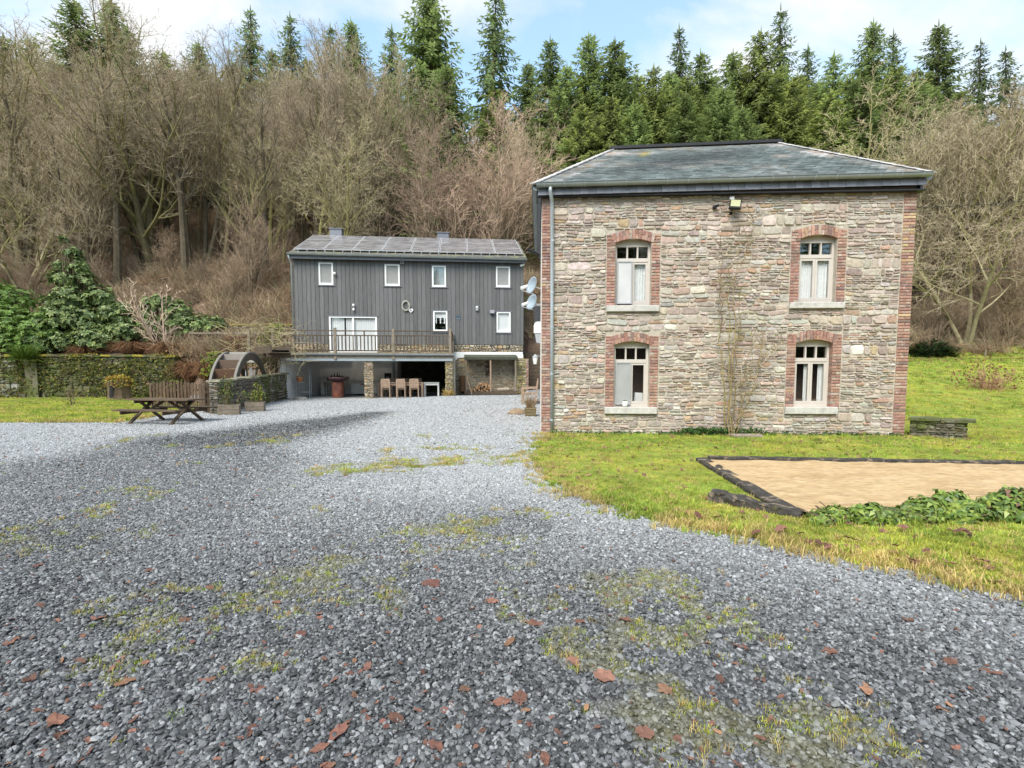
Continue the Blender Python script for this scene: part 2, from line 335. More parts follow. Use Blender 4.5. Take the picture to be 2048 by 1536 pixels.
def gravel_mat(name, inst):
    m = bpy.data.materials.new(name); m.use_nodes = True; n = m.node_tree.nodes; L = m.node_tree.links; b = n['Principled BSDF']
    ty = 'INSTANCER' if inst else 'GEOMETRY'
    aw = n.new('ShaderNodeAttribute'); aw.attribute_name = 'wet'; aw.attribute_type = ty
    am = n.new('ShaderNodeAttribute'); am.attribute_name = 'moss'; am.attribute_type = ty
    geo = n.new('ShaderNodeNewGeometry')
    rp = n.new('ShaderNodeValToRGB'); e = rp.color_ramp.elements
    if inst:
        oi = n.new('ShaderNodeObjectInfo'); L.new(oi.outputs['Random'], rp.inputs[0])
        e[0].color = (.03,.032,.034,1); e[1].color = (.47,.48,.495,1)
        for p, c in ((.3,(.09,.094,.10,1)), (.66,(.195,.202,.212,1)), (.9,(.31,.318,.33,1))):
            q = e.new(p); q.color = c
    else:
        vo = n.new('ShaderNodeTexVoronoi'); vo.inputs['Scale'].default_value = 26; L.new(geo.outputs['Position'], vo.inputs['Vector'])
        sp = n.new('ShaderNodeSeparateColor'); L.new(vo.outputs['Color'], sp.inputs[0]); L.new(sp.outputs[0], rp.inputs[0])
        e[0].color = (.07,.072,.075,1); e[1].color = (.34,.35,.365,1); q = e.new(.5); q.color = (.17,.175,.185,1)  # dark bed tones carry the shadow between stones, plus dirt
        bp = n.new('ShaderNodeBump'); bp.inputs['Strength'].default_value = .8; bp.inputs['Distance'].default_value = .02; bp.invert = True
        L.new(vo.outputs['Distance'], bp.inputs['Height']); L.new(bp.outputs[0], b.inputs['Normal'])
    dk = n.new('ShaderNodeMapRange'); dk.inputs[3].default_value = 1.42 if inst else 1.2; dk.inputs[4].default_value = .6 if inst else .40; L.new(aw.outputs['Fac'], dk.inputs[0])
    sc = n.new('ShaderNodeVectorMath'); sc.operation = 'SCALE'; L.new(rp.outputs[0], sc.inputs[0]); L.new(dk.outputs[0], sc.inputs['Scale'])
    if inst:
        iv = n.new('ShaderNodeMapRange'); iv.inputs[3].default_value = .62; iv.inputs[4].default_value = 0; L.new(aw.outputs['Fac'], iv.inputs[0])
        m0 = n.new('ShaderNodeMix'); m0.data_type = 'RGBA'; m0.inputs[7].default_value = (.37,.375,.382,1); L.new(iv.outputs[0], m0.inputs[0]); L.new(sc.outputs[0], m0.inputs[6]); sc = m0; sco = m0.outputs[2]
    else: sco = sc.outputs[0]
    no = n.new('ShaderNodeTexNoise'); no.inputs['Scale'].default_value = 14; no.inputs['Detail'].default_value = 4; L.new(geo.outputs['Position'], no.inputs['Vector'])
    mm = n.new('ShaderNodeMath'); mm.operation = 'MULTIPLY'; L.new(no.outputs['Fac'], mm.inputs[0]); L.new(am.outputs['Fac'], mm.inputs[1])
    mr = n.new('ShaderNodeMapRange'); mr.inputs[1].default_value = .18; mr.inputs[2].default_value = .55; mr.inputs[4].default_value = .38; L.new(mm.outputs[0], mr.inputs[0])
    mx = n.new('ShaderNodeMix'); mx.data_type = 'RGBA'; mx.inputs[7].default_value = (.17,.155,.05,1); L.new(mr.outputs[0], mx.inputs[0]); L.new(sco, mx.inputs[6])
    L.new(mx.outputs[2], b.inputs['Base Color'])
    rr = n.new('ShaderNodeMapRange'); rr.inputs[3].default_value = .75; rr.inputs[4].default_value = .5; L.new(aw.outputs['Fac'], rr.inputs[0]); L.new(rr.outputs[0], b.inputs['Roughness'])
    b.inputs['Specular IOR Level'].default_value = .4
    return m
def attr(me, name, val):
    a = me.attributes.new(name, 'FLOAT', 'POINT'); a.data.foreach_set('value', np.asarray(val, 'f').ravel())
gx = np.arange(-24, 6.01, .13); gy = np.concatenate([np.linspace(-12, .8, 12), np.arange(1.0, 31, .13)])
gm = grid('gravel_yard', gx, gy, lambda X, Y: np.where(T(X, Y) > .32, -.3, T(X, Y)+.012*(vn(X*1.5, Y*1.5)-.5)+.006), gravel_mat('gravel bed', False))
co = np.empty(len(gm.vertices)*3, 'f'); gm.vertices.foreach_get('co', co); co = co.reshape(-1, 3)
attr(gm, 'wet', wet(co[:,0], co[:,1])); attr(gm, 'moss', moss(co[:,0], co[:,1]))
o = put('gravel_yard', gm); tag(o, kind='structure')

# ------------------------------------------------------------------ lawns
_ly = np.array([2.0, 2.9, 3.5, 3.85, 4.4, 5.29, 6.3, 7.2, 8.33, 9.6, 11.24, 12.3, 12.6, 45])
_lx = np.array([4.9, 4.1, 3.60, 3.3, 2.53, 1.45, .85, .5, .40, .42, .62, .72, 3.6, 3.6])
def lawn_edge(y): return np.interp(y, _ly, _lx)+.30*(vn(np.asarray(y)*1.7, np.asarray(y)*0+3)-.5)+.14*(vn(np.asarray(y)*7.3, np.asarray(y)*0+9)-.5)
def strip(name, ysr, xl, xr, nx, zf, m, p=2.0):
    s = np.linspace(0, 1, nx)**p; Y = np.repeat(np.asarray(ysr)[:,None], nx, 1); a = xl(Y[:,:1]); b = xr(Y[:,:1]); X = a+(b-a)*s[None,:]
    Z = zf(X, Y); v = np.stack([X, Y, Z], -1).reshape(-1, 3); i = np.arange(v.shape[0]).reshape(len(ysr), nx)
    f = np.stack([i[:-1,:-1], i[:-1,1:], i[1:,1:], i[1:,:-1]], -1).reshape(-1, 4)
    return mesh_np(name, v, f, m, smooth=True)
K['turf'] = mat('turf', (.21,.26,.04), rough=.95, var=.35, scale=2.2, bump=.8, bscale=50, blot=[((.32,.28,.045), 1.3, .46, .64), ((.14,.19,.03), 2.6, .56, .7)])
ysr = np.concatenate([np.arange(2, 13, .2), np.arange(13, 34, .6)])
o = put('lawn', strip('lawn', ysr, lawn_edge, lambda y: y*0+46, 120, lambda X, Y: T(X, Y)+.028+.02*(vn(X*1.2, Y*1.2)-.5), K['turf'])); tag(o, kind='structure')
def llawn_edge(y): return np.interp(y, [14.6, 15.2, 17, 19.6, 26.5], [-11.4, -11.3, -11.6, -12.2, -12.6])
o = put('lawn', strip('lawn', np.arange(14.62, 26.6, .3), llawn_edge, lambda y: y*0-60, 60, lambda X, Y: T(X, Y)*.0+.03+.025*(vn(X*1.2, Y*1.2)-.5), K['turf'])); tag(o, kind='structure')

# ------------------------------------------------------------------ sand court with sleepers
m = MB(); cy_ = [(3.15,8.42),(15,7.35),(15,4.7),(4.6,5.0),(3.02,5.4)]
nx_, ny_ = 200, 60; vs = []; fs = []
for j in range(ny_):
    for i in range(nx_):
        s = i/(nx_-1); t = j/(ny_-1); xa = 3.1+11.9*s; yb = 5.35-.06*(xa-3); yt = 8.40-.09*(xa-3.15)
        y = yb+(yt-yb)*t; vs.append((xa, y, .056+.018*float(vn(xa*2, y*2))+.034*float(vn(xa*4.5, y*4.5))))
for j in range(ny_-1):
    for i in range(nx_-1): a = j*nx_+i; fs.append((a, a+1, a+nx_+1, a+nx_))
o = put('sand_court', mesh_np('sand_court', vs, fs, K['sand'], smooth=True)); tag(o, kind='structure')
def sleeper(name, p, q, wd, h, label, rough=.007, drop=0):
    p = Vector(p); q = Vector(q); mb = MB(); n = 14; d = (q-p).normalized(); s = d.cross(Vector((0,0,1))).normalized()
    prof = [(-.5,0),(.5,0),(.5,.8),(.42,1),(-.42,1),(-.5,.8)]; vs = []; fs = []
    for i in range(n+1):
        c = p.lerp(q, i/n)
        for a, b in prof: vs.append(c + s*(a*wd+U(-rough,rough)) + Vector((0,0,b*h+U(-rough,rough)-drop*i/n)) + d*U(-rough,rough))
    k = len(prof)
    for i in range(n):
        for j in range(k): fs.append((i*k+j, i*k+(j+1)%k, (i+1)*k+(j+1)%k, (i+1)*k+j))
    fs += [tuple(range(k-1,-1,-1)), tuple(n*k+j for j in range(k))]
    mb._add(vs, fs); o = mb.build(name, K['sleeper']); return tag(o, label, 'timber')
sleeper('railway_sleeper', (3.20,8.56,.0), (3.00,5.42,.0), .20, .085, 'dark tarred sleeper along the left end of the sand court')
sleeper('railway_sleeper', (3.30,8.50,.0), (6.05,8.27,.0), .15, .115, 'dark tarred sleeper at rear of sand court, left one of the row')
sleeper('railway_sleeper', (6.07,8.26,.0), (8.7,8.03,.0), .15, .11, 'dark tarred sleeper at rear of sand court, right one of the row')
sleeper('railway_sleeper', (8.73,8.02,.0), (11.6,7.77,.0), .15, .11, 'dark tarred sleeper at rear of sand court beyond the right picture edge')
sleeper('railway_sleeper', (2.36,5.98,-.02), (3.05,5.30,-.03), .17, .17, 'short rotten black timber lying in grass before the sand court', .022, .05)
# ------------------------------------------------------------------ rubble stonework
PAL = [((.455,.39,.335),4),((.39,.325,.28),4),((.51,.45,.395),3),((.33,.27,.235),2.6),((.43,.405,.37),1.6),((.45,.33,.215),.8),((.41,.27,.205),.7),((.48,.365,.305),2.0),((.70,.66,.60),.12)]
DARKPAL = [((.17,.15,.125),4),((.12,.105,.09),3),((.22,.20,.165),3),((.16,.11,.075),1),((.30,.28,.24),.6)]
MOSSPAL = [((.10,.10,.06),3),((.14,.13,.09),3),((.08,.075,.055),2),((.20,.18,.13),1)]
TANPAL = [((.40,.33,.23),3),((.33,.27,.19),3),((.46,.40,.30),2),((.42,.30,.16),1.5),((.26,.22,.16),1.5)]
LICH = [((.40,.33,.12),4),((.46,.40,.20),3),((.30,.24,.12),2),((.38,.34,.26),2)]
def pick(pal):
    c = rng.choices([p[0] for p in pal], [p[1] for p in pal])[0]; k = U(.86, 1.14); return tuple(min(.8, x*k*U(.95,1.05)) for x in c)
def rubble(u0, u1, z0, z1, holes=(), band=.17, wr=(.16,.52), gap=.008, pal=PAL, proud=(.008,.036), split=(.3,.5,.2)):
    out = []; z = z0; k = 0; ph = U(0,99)
    wav = lambda u, kk: (float(vn(u*1.9+ph, kk*3.7))-.5)*band*.85
    while z < z1-.02:
        h = band*rng.choice((U(.55,.8),U(.8,1.2),U(.9,1.3),U(1.2,1.6)))
        if z+h > z1-.05: h = z1-z
        ivs = [(u0, u1, z, z+h)]
        for (a,b,c,d) in holes:
            nx = []
            for (p,q,lo,hi) in ivs:
                if q <= a or p >= b or hi <= c or lo >= d: nx.append((p,q,lo,hi)); continue
                if p < a: nx.append((p,a,lo,hi))
                if q > b: nx.append((b,q,lo,hi))
                if c-lo > .035: nx.append((max(p,a),min(q,b),lo,c))
                if hi-d > .035: nx.append((max(p,a),min(q,b),d,hi))
            ivs = nx
        for (p,q,lo,hi) in ivs:
            x = p
            wl = (lambda u: lo+wav(u,k)) if abs(lo-z) < 1e-6 and z > z0 else (lambda u: lo)
            wh = (lambda u: hi+wav(u,k+1)) if abs(hi-z-h) < 1e-6 and z+h < z1-1e-6 else (lambda u: hi)
            while x < q-.01:
                wd = U(2.2,4.5)*wr[0]+wr[1]*U(.4,1.6)
                if x+wd > q-.16: wd = q-x
                n = rng.choices((1,2,3), split)[0]
                if hi-lo < .07: n = 1
                elif hi-lo < .10: n = min(n, 2)
                cuts = [0]+sorted((i+U(-.22,.22))/n for i in range(1,n))+[1]
                sl = U(-.3,.3)
                for i in range(n):
                    parts = []; xx = x; hs_ = (hi-lo)*(cuts[i+1]-cuts[i])
                    while xx < x+wd-.005:
                        ww_ = min(U(*wr), max(wr[0], hs_*U(1.1,6.)))
                        if xx+ww_ > x+wd-wr[0]*.6: ww_ = x+wd-xx
                        parts.append((xx, xx+ww_)); xx += ww_
                    for (a,b) in parts:
                        def Z(u, t): l = wl(u); return l+(wh(u)-l)*min(1,max(0,t+(sl*(u-x-wd/2)/wd if 0<t<1 else 0)))
                        A = (a+gap, Z(a,cuts[i])+gap); B = (b-gap, Z(b,cuts[i])+gap); C = (b-gap, Z(b,cuts[i+1])-gap); D = (a+gap, Z(a,cuts[i+1])-gap)
                        hh = min(C[1]-B[1], D[1]-A[1]); ww = b-a-2*gap
                        if hh < .012 or ww < .03: continue
                        poly = []
                        for (P0, P1, P2) in ((D,A,B),(A,B,C),(B,C,D),(C,D,A)):
                            f = U(.04,.30); g_ = U(.04,.30)
                            if abs(P0[0]-P1[0]) < abs(P0[1]-P1[1]): f, g_ = U(.10,.47), U(.02,.22)
                            else: f, g_ = U(.02,.22), U(.10,.47)
                            poly.append((P1[0]+(P0[0]-P1[0])*f, P1[1]+(P0[1]-P1[1])*f)); poly.append((P1[0]+(P2[0]-P1[0])*g_, P1[1]+(P2[1]-P1[1])*g_))
                        out.append((poly, U(*proud), pick(pal), ww*hh))
                x += wd
        z += h; k += 1
    return out
def stone_geo(poly, proud, xf, depth=.0):
    n = len(poly); cu = sum(p[0] for p in poly)/n; cz = sum(p[1] for p in poly)/n
    tu, tz = U(-.35,.35), U(-.35,.35); vs = []
    for (u,z) in poly: vs.append(xf(u, -depth, z))
    for (u,z) in poly:
        a = cu+(u-cu)*U(.84,.93); b = cz+(z-cz)*U(.72,.88)
        vs.append(xf(a, proud*(1+tu*(1 if u>cu else -1)*.5+tz*(1 if z>cz else -1)*.5)*U(.85,1.15), b))
    vs.append(xf(cu+(U(-.2,.2))*.1, proud*U(1.0,1.3), cz))
    fs = [(i, (i+1)%n, n+(i+1)%n, n+i) for i in range(n)]+[(n+i, n+(i+1)%n, 2*n) for i in range(n)]
    return vs, fs
def stones_mesh(stones, xf, name, m, parent, kind='stuff'):
    mb = MB()
    for (poly, pr, col, ar) in stones:
        v, f = stone_geo(poly, pr, xf); mb._add(v, f, col)
    o = mb.build(name, m, parent)
    if kind: o['kind'] = kind
    return o

# ------------------------------------------------------------------ stone house
H = thing('stone_house', 'two storey rubble stone house with brick trimmed windows and slate hip roof', 'house', SH0, SHA)
LW, HW, DW = 8.43, 5.66, 6.3
def zt(u): return 5.60+.08*u/LW
WIN = [('UL',1.72,2.55,3.05,4.50),('UR',5.915,6.745,3.095,4.54),('LL',1.72,2.55,.665,2.13),('LR',5.90,6.73,.685,2.16)]
RISE = .085
mb = MB()
us = [0,1.72,2.55,5.905,6.74,LW]
def wallcol(a, b, holes):
    z = -.3
    for (c,d) in sorted(holes)+[(HW,HW)]:
        mb.bx(a, b, 0, .32, z, c); z = d
wallcol(0, 1.72, []); wallcol(2.55, 5.905, []); wallcol(6.74, LW, [])
wallcol(1.72, 2.55, [(.665,2.13+RISE),(3.05,4.50+RISE)]); wallcol(5.905, 6.74, [(.685,2.16+RISE),(3.095,4.54+RISE)])
wall = mb.build('wall', K['mortar'], H)
mb = MB(); mb.bx(-.006,.3,.322,DW,-.3,HW+.02); mb.bx(LW-.3,LW+.006,.322,DW,-.3,HW+.02); mb.bx(.3,LW-.3,DW-.3,DW,-.3,HW)
mb.build('side_wall', K['plaster'], H)
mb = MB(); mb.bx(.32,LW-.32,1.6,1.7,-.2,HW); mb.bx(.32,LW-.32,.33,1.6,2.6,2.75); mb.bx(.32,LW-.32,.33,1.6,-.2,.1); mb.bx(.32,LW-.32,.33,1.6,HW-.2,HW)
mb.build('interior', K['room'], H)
mb = MB(); mb.bx(.002,5,DW+.01,DW+5,-.3,2.9); mb.build('annex', K['plaster'], H)
mb = MB(); mb._add([(-.25,DW+.02,3.9),(5.2,DW+.02,3.9),(5.2,DW+5.3,2.85),(-.25,DW+5.3,2.85),(-.25,DW+.02,3.8),(5.2,DW+.02,3.8),(5.2,DW+5.3,2.75),(-.25,DW+5.3,2.75)],[(0,1,2,3),(7,6,5,4),(0,4,5,1),(1,5,6,2),(2,6,7,3),(3,7,4,0)]); mb.build('annex_roof', K['fascia'], H)
SUR = [(1.515,2.755,3.05,4.79),(5.71,6.945,3.095,4.83),(1.515,2.755,.655,2.42),(5.70,6.935,.675,2.45)]
SIL = [(1.515,2.745,2.905,3.05),(5.705,6.93,2.955,3.095),(1.51,2.735,.50,.663),(5.69,6.88,.515,.683)]
xf = lambda u, o_, z: (u, -o_, z)
st = rubble(.245, 8.145, -.08, HW-.08, [(a-.008,b+.008,c,d+.005) for a,b,c,d in SUR]+[(a-.01,b+.01,c-.012,d) for a,b,c,d in SIL], band=.145, wr=(.13,.50), gap=.007, split=(.22,.50,.28))
st.sort(key=lambda s: -s[3])
for (poly, pr, col, ar) in st[:300]:
    cu = sum(p[0] for p in poly)/8; cz = sum(p[1] for p in poly)/8
    m2 = MB(); v, f = stone_geo([(a-cu,b-cz) for a,b in poly], pr, xf); m2._add(v, f, col)
    m2.build('stone', K['stone'], wall, loc=(cu,0,cz))
stones_mesh(st[300:], xf, 'rubble_stonework', K['stone'], H)
# bricks
BP = [((.34,.185,.145),4),((.385,.215,.165),3),((.29,.155,.125),3),((.23,.15,.13),1.6),((.44,.27,.19),1.0),((.42,.31,.255),2.2)]
BPL = BP+[((.46,.35,.19),1.3),((.44,.29,.16),1.5)]
_bm = {}
def brick_mesh(w_, d_, h_, col):
    key = (round(w_,2), round(d_,2), round(h_,3), rng.randrange(14))
    if key not in _bm:
        m2 = MB(); m2.cbx(-w_/2, w_/2, 0, d_, -h_/2, h_/2, .008, pick(BP))
        me = bpy.data.meshes.new('brick'); me.from_pydata(m2.v, [], m2.f); at = me.color_attributes.new('col','FLOAT_COLOR','POINT')
        at.data.foreach_set('color', np.array([(*c,1.) for c in m2.c],'f').ravel()); me.materials.append(K['brick']); _bm[key] = me
    return _bm[key]
C = .0685
def courses(a, b, z0, z1, fn, flip=0):
    z = z0; i = flip
    while z < z1-.03:
        h = min(C, z1-z)-.013
        w_ = b-a
        cut = [(a,b)] if i % 2 == 0 else [(a, a+w_*.5), (a+w_*.5, b)]
        for (p,q) in cut: fn(p+.004, q-.004, z+.005, z+.005+h)
        z += C; i += 1
surround_rooms = []
for wi, ((nm,a,b,z0,zs), (sa,sb,sz,stp)) in enumerate(zip(WIN, SUR)):
    win = None
    def onebrick(p, q, c, d, dep=.17):
        me = brick_mesh(q-p, dep, d-c, None); o = put('brick', me, wall, loc=((p+q)/2, -.017+U(-.004,.004), (c+d)/2))
    courses(sa, a, sz+.002, stp-.07, onebrick, wi); courses(b, sb, sz+.002, stp-.07, onebrick, wi+1)
    nV = 13; wv = (b-a+.10)/nV; um = (a+b)/2; hw_ = (b-a)/2
    for i in range(nV):
        p = a-.05+i*wv; q = p+wv; c0 = (p+q)/2-um
        zi = lambda uu: zs+RISE*(1-min(1,(uu/hw_)**2))
        lean = lambda uu: uu*1.06
        for (t0,t1) in ([(0,1)] if i % 2 == 0 else [(0,.5),(.5,1)]):
            hgt = .225
            pts = []
            for (uu,tt) in ((p+.004-um,t0),(q-.004-um,t0),(q-.004-um,t1),(p+.004-um,t1)):
                k = 1+.07*tt; pts.append((um+uu*k, zi(uu)+hgt*tt*(1-.1*abs(uu))+(.004 if tt == t0 else -.004)))
            cu = sum(x[0] for x in pts)/4; cz = sum(x[1] for x in pts)/4
            m2 = MB(); m2.extr([(x-cu,y-cz) for x,y in pts], -.02+U(-.004,.004), .17, 'y', pick(BP)); m2.build('voussoir', K['brick'], wall, loc=(cu,0,cz))
for nm, a, b, pal in (('brick_quoin', 0, .235, BP), ('brick_quoin', 8.155, LW, BPL)):
    mb = MB()
    def qb(p, q, c, d):
        lich = pal if (c > 2.2 or nm == 'x') else BP
        if pal is BP and 3.2 < c < 3.75: lich = BPL
        mb.cbx(p, q, -.018+U(-.004,.004), .12, c, d, .008, pick(lich))
    courses(a, b, -.12, HW-.06, qb); o = mb.build(nm, K['brick'], H); o['kind'] = 'stuff'
# windows
def window(a, b, z0, zs, style):
    "casement with three lights over two leaves; frame set back in the reveal"
    wn = MB(); y0, y1 = .13, .20; F = .055; zh = zs-.02; trz = zh-.40
    wn.bx(a, b, y0, y1, zh, zs+RISE+.02)                       # head board under the arch
    wn.bx(a, a+F, y0-.004, y1, z0, zh); wn.bx(b-F, b, y0-.004, y1, z0, zh); wn.bx(a+F, b-F, y0-.004, y1, zh-.05, zh-.001); wn.bx(a+F, b-F, y0-.004, y1, z0, z0+.075)
    wn.bx(a+F, b-F, y0-.014, y1, trz, trz+.085)
    wo = wn.build('window', K['frame'], H)
    W3 = (b-a-2*F)
    m2 = MB()
    for i in (1,2):
        x = a+F+W3*i/3; m2.bx(x-.018, x+.018, y0, y1-.01, trz+.085, zh-.05)
    m2.build('glazing_bar', K['frame'], wo)
    xm = (a+b)/2
    leaves = [(a+F, xm-.003), (xm+.003, b-F)]
    zb = z0+.078; ztp = trz-.004
    for li, (p, q) in enumerate(leaves):
        m2 = MB(); s = .048; ya = y0-.006+.004*li
        m2.bx(p, p+s, ya, ya+.05, zb, ztp); m2.bx(q-s, q, ya, ya+.05, zb, ztp); m2.bx(p+s, q-s, ya+.001, ya+.05, zb, zb+s); m2.bx(p+s, q-s, ya+.001, ya+.05, ztp-s, ztp)
        m2.build('casement', K['frame'], wo)
        m2 = MB(); m2.bx(p+s, q-s, ya+.024, ya+.029, zb+s, ztp-s); m2.build('pane', K['glass'], wo)
    for i in range(3):
        x0 = a+F+W3*i/3+.018*(i > 0); x1 = a+F+W3*(i+1)/3-.018*(i < 2)
        m2 = MB(); m2.bx(x0, x1, y0+.035, y0+.04, trz+.085, zh-.05); m2.build('pane', K['glass'], wo)
    def curtain(p, q, zlo, zhi, y=.225, k=9, amp=.012, nm='curtain'):
        m2 = MB(); n = 30; vs = []; fs = []
        for i in range(n+1):
            u = p+(q-p)*i/n; d = y+amp*math.sin(i*k*2*math.pi/n)+amp*.4*math.sin(i*1.7)
            vs += [(u,d,zlo),(u,d,zhi)]
        fs = [(2*i,2*i+2,2*i+3,2*i+1) for i in range(n)]
        m2._add(vs, fs); m2.build(nm, K['curtain'], wo, smooth=True)
    if style in ('UL','UR'):
        curtain(leaves[0][0]+.05, leaves[0][1]-.02, zb, ztp-.03, k=6); curtain(leaves[1][0]+.02, leaves[1][1]-.03, zb, ztp-.03, k=5)
    if style in ('UL','LL'):
        p, q = leaves[0]; m2 = MB(); s = .03; ya = y0-.06
        m2.bx(p, p+s, ya, ya+.035, zb-.03, ztp+.02); m2.bx(q-s, q, ya, ya+.035, zb-.03, ztp+.02); m2.bx(p+s, q-s, ya, ya+.035, zb-.03, zb); m2.bx(p+s, q-s, ya, ya+.035, ztp-.01, ztp+.02)
        so_ = m2.build('screen_frame', K['grey'], wo)
        m2 = MB(); m2.bx(p+s, q-s, ya+.015, ya+.018, zb, ztp-.01); m2.build('insect_screen', K['screen'] if style == 'LL' else K['net'], wo)
    if style == 'LR':
        curtain(leaves[1][1]-.14, leaves[1][1]-.01, zb, ztp-.02, k=3, amp=.02); curtain(leaves[0][1]-.10, leaves[0][1]-.03, zb, ztp-.02, k=2, amp=.02)
        m2 = MB(); m2.bx(a+.05, b-.05, .24, .5, z0+.0, z0+.16); m2.build('inner_ledge', K['picnic'], wo)
    if style == 'LL':
        m2 = MB(); m2.extr([(xm+.12,.70),(b-.08,.70),(b-.08,.98),(xm+.15,.99)], .30, .5); m2.build('lampshade', K['white'], wo)
    return wo
for (nm,a,b,z0,zs) in WIN: window(a, b, z0, zs, nm)
for (a,b,c,d) in SIL:
    mb = MB(); ch = .012
    mb.cbx(a, b, -.085, .14, c, d, .012); mb.build('window_sill', K['sill'], H)
# eaves: fascia slates, gutter, brackets
mb = MB(); mb.bx(-.13, LW+.09, -.165, 0.34, 5.53, 5.56); mb.build('soffit', K['ridge'], H)
u = -.09; i = 0
while u < LW+.05:
    wd = U(.17,.20); wd = min(wd, LW+.06-u)
    z1 = zt(u)+.135
    mb = MB(); mb.bx(-wd/2+.002, wd/2-.002, -.012, 0, -.075, .09); o = mb.build('fascia_slate', K['fascia'], H, loc=(u+wd/2, -.185-.006*(i%2), zt(u)+.025)); o.rotation_euler = (R(-5),0,0)
    u += wd; i += 1
mb = MB(); mb.bx(-.10, -.02, -.09, DW+.1, 5.52, 5.71); mb.bx(LW+.002,LW+.06,-.09,DW+.1,5.55,5.78); mb.build('fascia_board', K['fascia'], H)
def gutter(p, q, out, r=.085, nm='gutter', m_=None, par=None):
    p = Vector(p); q = Vector(q); out = Vector(out); mb = MB(); vs = []; fs = []; N = 9; pr = []
    for i in range(N):
        a = math.pi*i/(N-1); pr.append((math.cos(a)*r, -math.sin(a)*r))
    pr = [(r+.018,.012),(r+.006,.02)]+pr+[(-r,.05)]
    for rad in (0,):
        for o_ in (p,q):
            for (a,b) in pr: vs.append(o_+out*a+Vector((0,0,b)))
    n = len(pr)
    for i in range(n-1): fs.append((i,i+1,n+i+1,n+i))
    fs.append(tuple(range(1,n))); fs.append(tuple(n+i for i in range(n-1,0,-1)))
    mb._add(vs, fs); return mb.build(nm, m_ or K['zinc'], par, smooth=False)
g1 = gutter((-.13,-.275,5.77), (LW+.08,-.275,5.85), (0,-1,0), r=.075, par=H)
g2 = gutter((-.13,-.20,5.74), (-.13,DW+.2,5.74), (-1,0,0), par=H)
g3 = gutter((LW+.09,-.20,5.82), (LW+.09,DW+.2,5.82), (1,0,0), par=H)
mb = MB()
u = .05
while u < LW:
    z = 5.772+.08*u/LW; pts = [(u,-.275-math.cos(a)*.079,z-math.sin(a)*.079) for a in [math.pi*i/8 for i in range(9)]]
    pts = [(u,-.362,z+.02)]+pts; 
    mb = MB(); mb.tube(pts, .007, 4); mb.build('gutter_bracket', K['zincpipe'], g1); u += .46
# roof
RW = 3.15
rL, rR = (2.05, 7.83), (6.62, 8.0)
ev = [(-.2,-.29,5.76),(LW+.14,-.29,5.84),(LW+.14,DW+.27,5.80),(-.2,DW+.27,5.72)]
A = Vector((2.02,RW,7.87)); B = Vector((6.75,RW,7.96))
ev = [Vector(e) for e in ev]
def slates(name, e0, e1, r0, r1, expo=.092, wd=.21, par=H, lich=.3):
    mb = MB(); n_ = (e1-e0).cross(r0-e0).normalized()
    if n_.z < 0: n_ = -n_
    slope = (((r0+r1)/2-(e0+e1)/2)).length; rows = int(slope/expo)
    bm_ = MB(); bm_._add([e0,e1,r1,r0],[(0,1,2,3)] if (r1-r0).length > .01 else [(0,1,2)]); 
    for k in range(rows):
        t0 = k/rows; t1 = min(1,(k+1.25)/rows); a0 = e0.lerp(r0,t0); b0 = e1.lerp(r1,t0); a1 = e0.lerp(r0,t1); b1 = e1.lerp(r1,t1)
        Ln = (b0-a0).length; cnt = max(1,int(Ln/wd)); off = .5*(k%2)
        for i in range(-1,cnt+1):
            s0 = max(0,(i+off)/cnt); s1 = min(1,(i+1+off)/cnt)
            if s1-s0 < .05/cnt: continue
            g_ = .0025/max(Ln,.1); up = n_*(.018+U(0,.010)); lo = n_*.002
            P = [a0.lerp(b0,s0+g_)+up, a0.lerp(b0,s1-g_)+up, a1.lerp(b1,s1-g_)+lo, a1.lerp(b1,s0+g_)+lo, a0.lerp(b0,s0+g_), a0.lerp(b0,s1-g_)]
            x = a0.lerp(b0,(s0+s1)/2); l = float(vn(x.x*1.1+3, x.z*2.2+x.y)); edge = min(s0+s1, 2-s0-s1)*Ln/2
            li = max(0, (l-.50)*2.2)*(.35+.9*t0) + (.9 if edge < .6 else 0)*U(.3,1)*(l+.1) + max(0,t0-.72)*1.3*U(.5,1)
            li = min(1, li)*lich*3
            base = (.155,.175,.175); k_ = U(.68,1.28); c = [x_*k_ for x_ in base]
            lc = (.43,.405,.40) if rng.random() < .8 else (.34,.25,.17)
            if x.x < 3 and .72 < t0 < .96 and 1.2 < edge < 2.2 and rng.random() < .45: lc = (.42,.36,.10); li = max(li,.6)
            li = min(.9, max(0, li)); c = tuple(a_*(1-li)+b_*li for a_,b_ in zip(c,lc))
            mb._add(P, [(0,1,2,3),(4,5,1,0)], c)
    o = mb.build(name, K['slate'], par); o['kind'] = 'stuff'; b2 = bm_.build('roof_deck', K['ridge'], par); return o
slates('slate_roof', ev[0], ev[1], A, B)
slates('slate_roof', ev[3], ev[0], A, A, wd=.3, expo=.14)
slates('slate_roof', ev[1], ev[2], B, B, wd=.3, expo=.14)
slates('slate_roof', ev[2], ev[3], B, A, wd=.4, expo=.2)
for (p,q) in ((ev[0],A),(ev[1],B)):
    n = 15
    for i in range(n):
        a = p.lerp(q, i/n)+Vector((0,0,.035)); b = p.lerp(q,(i+1.12)/n)+Vector((0,0,.022)); k = U(.85,1.15)
        mb = MB(); mb.beam(a, b, .20, .022, col=(.42*k,.40*k,.39*k)); mb.build('hip_slate', K['slate'], H)
mb = MB(); mb.beam(A+Vector((-.05,0,.05)), B+Vector((.05,0,.05)), .22, .075); mb.build('ridge_cap', K['ridge'], H)
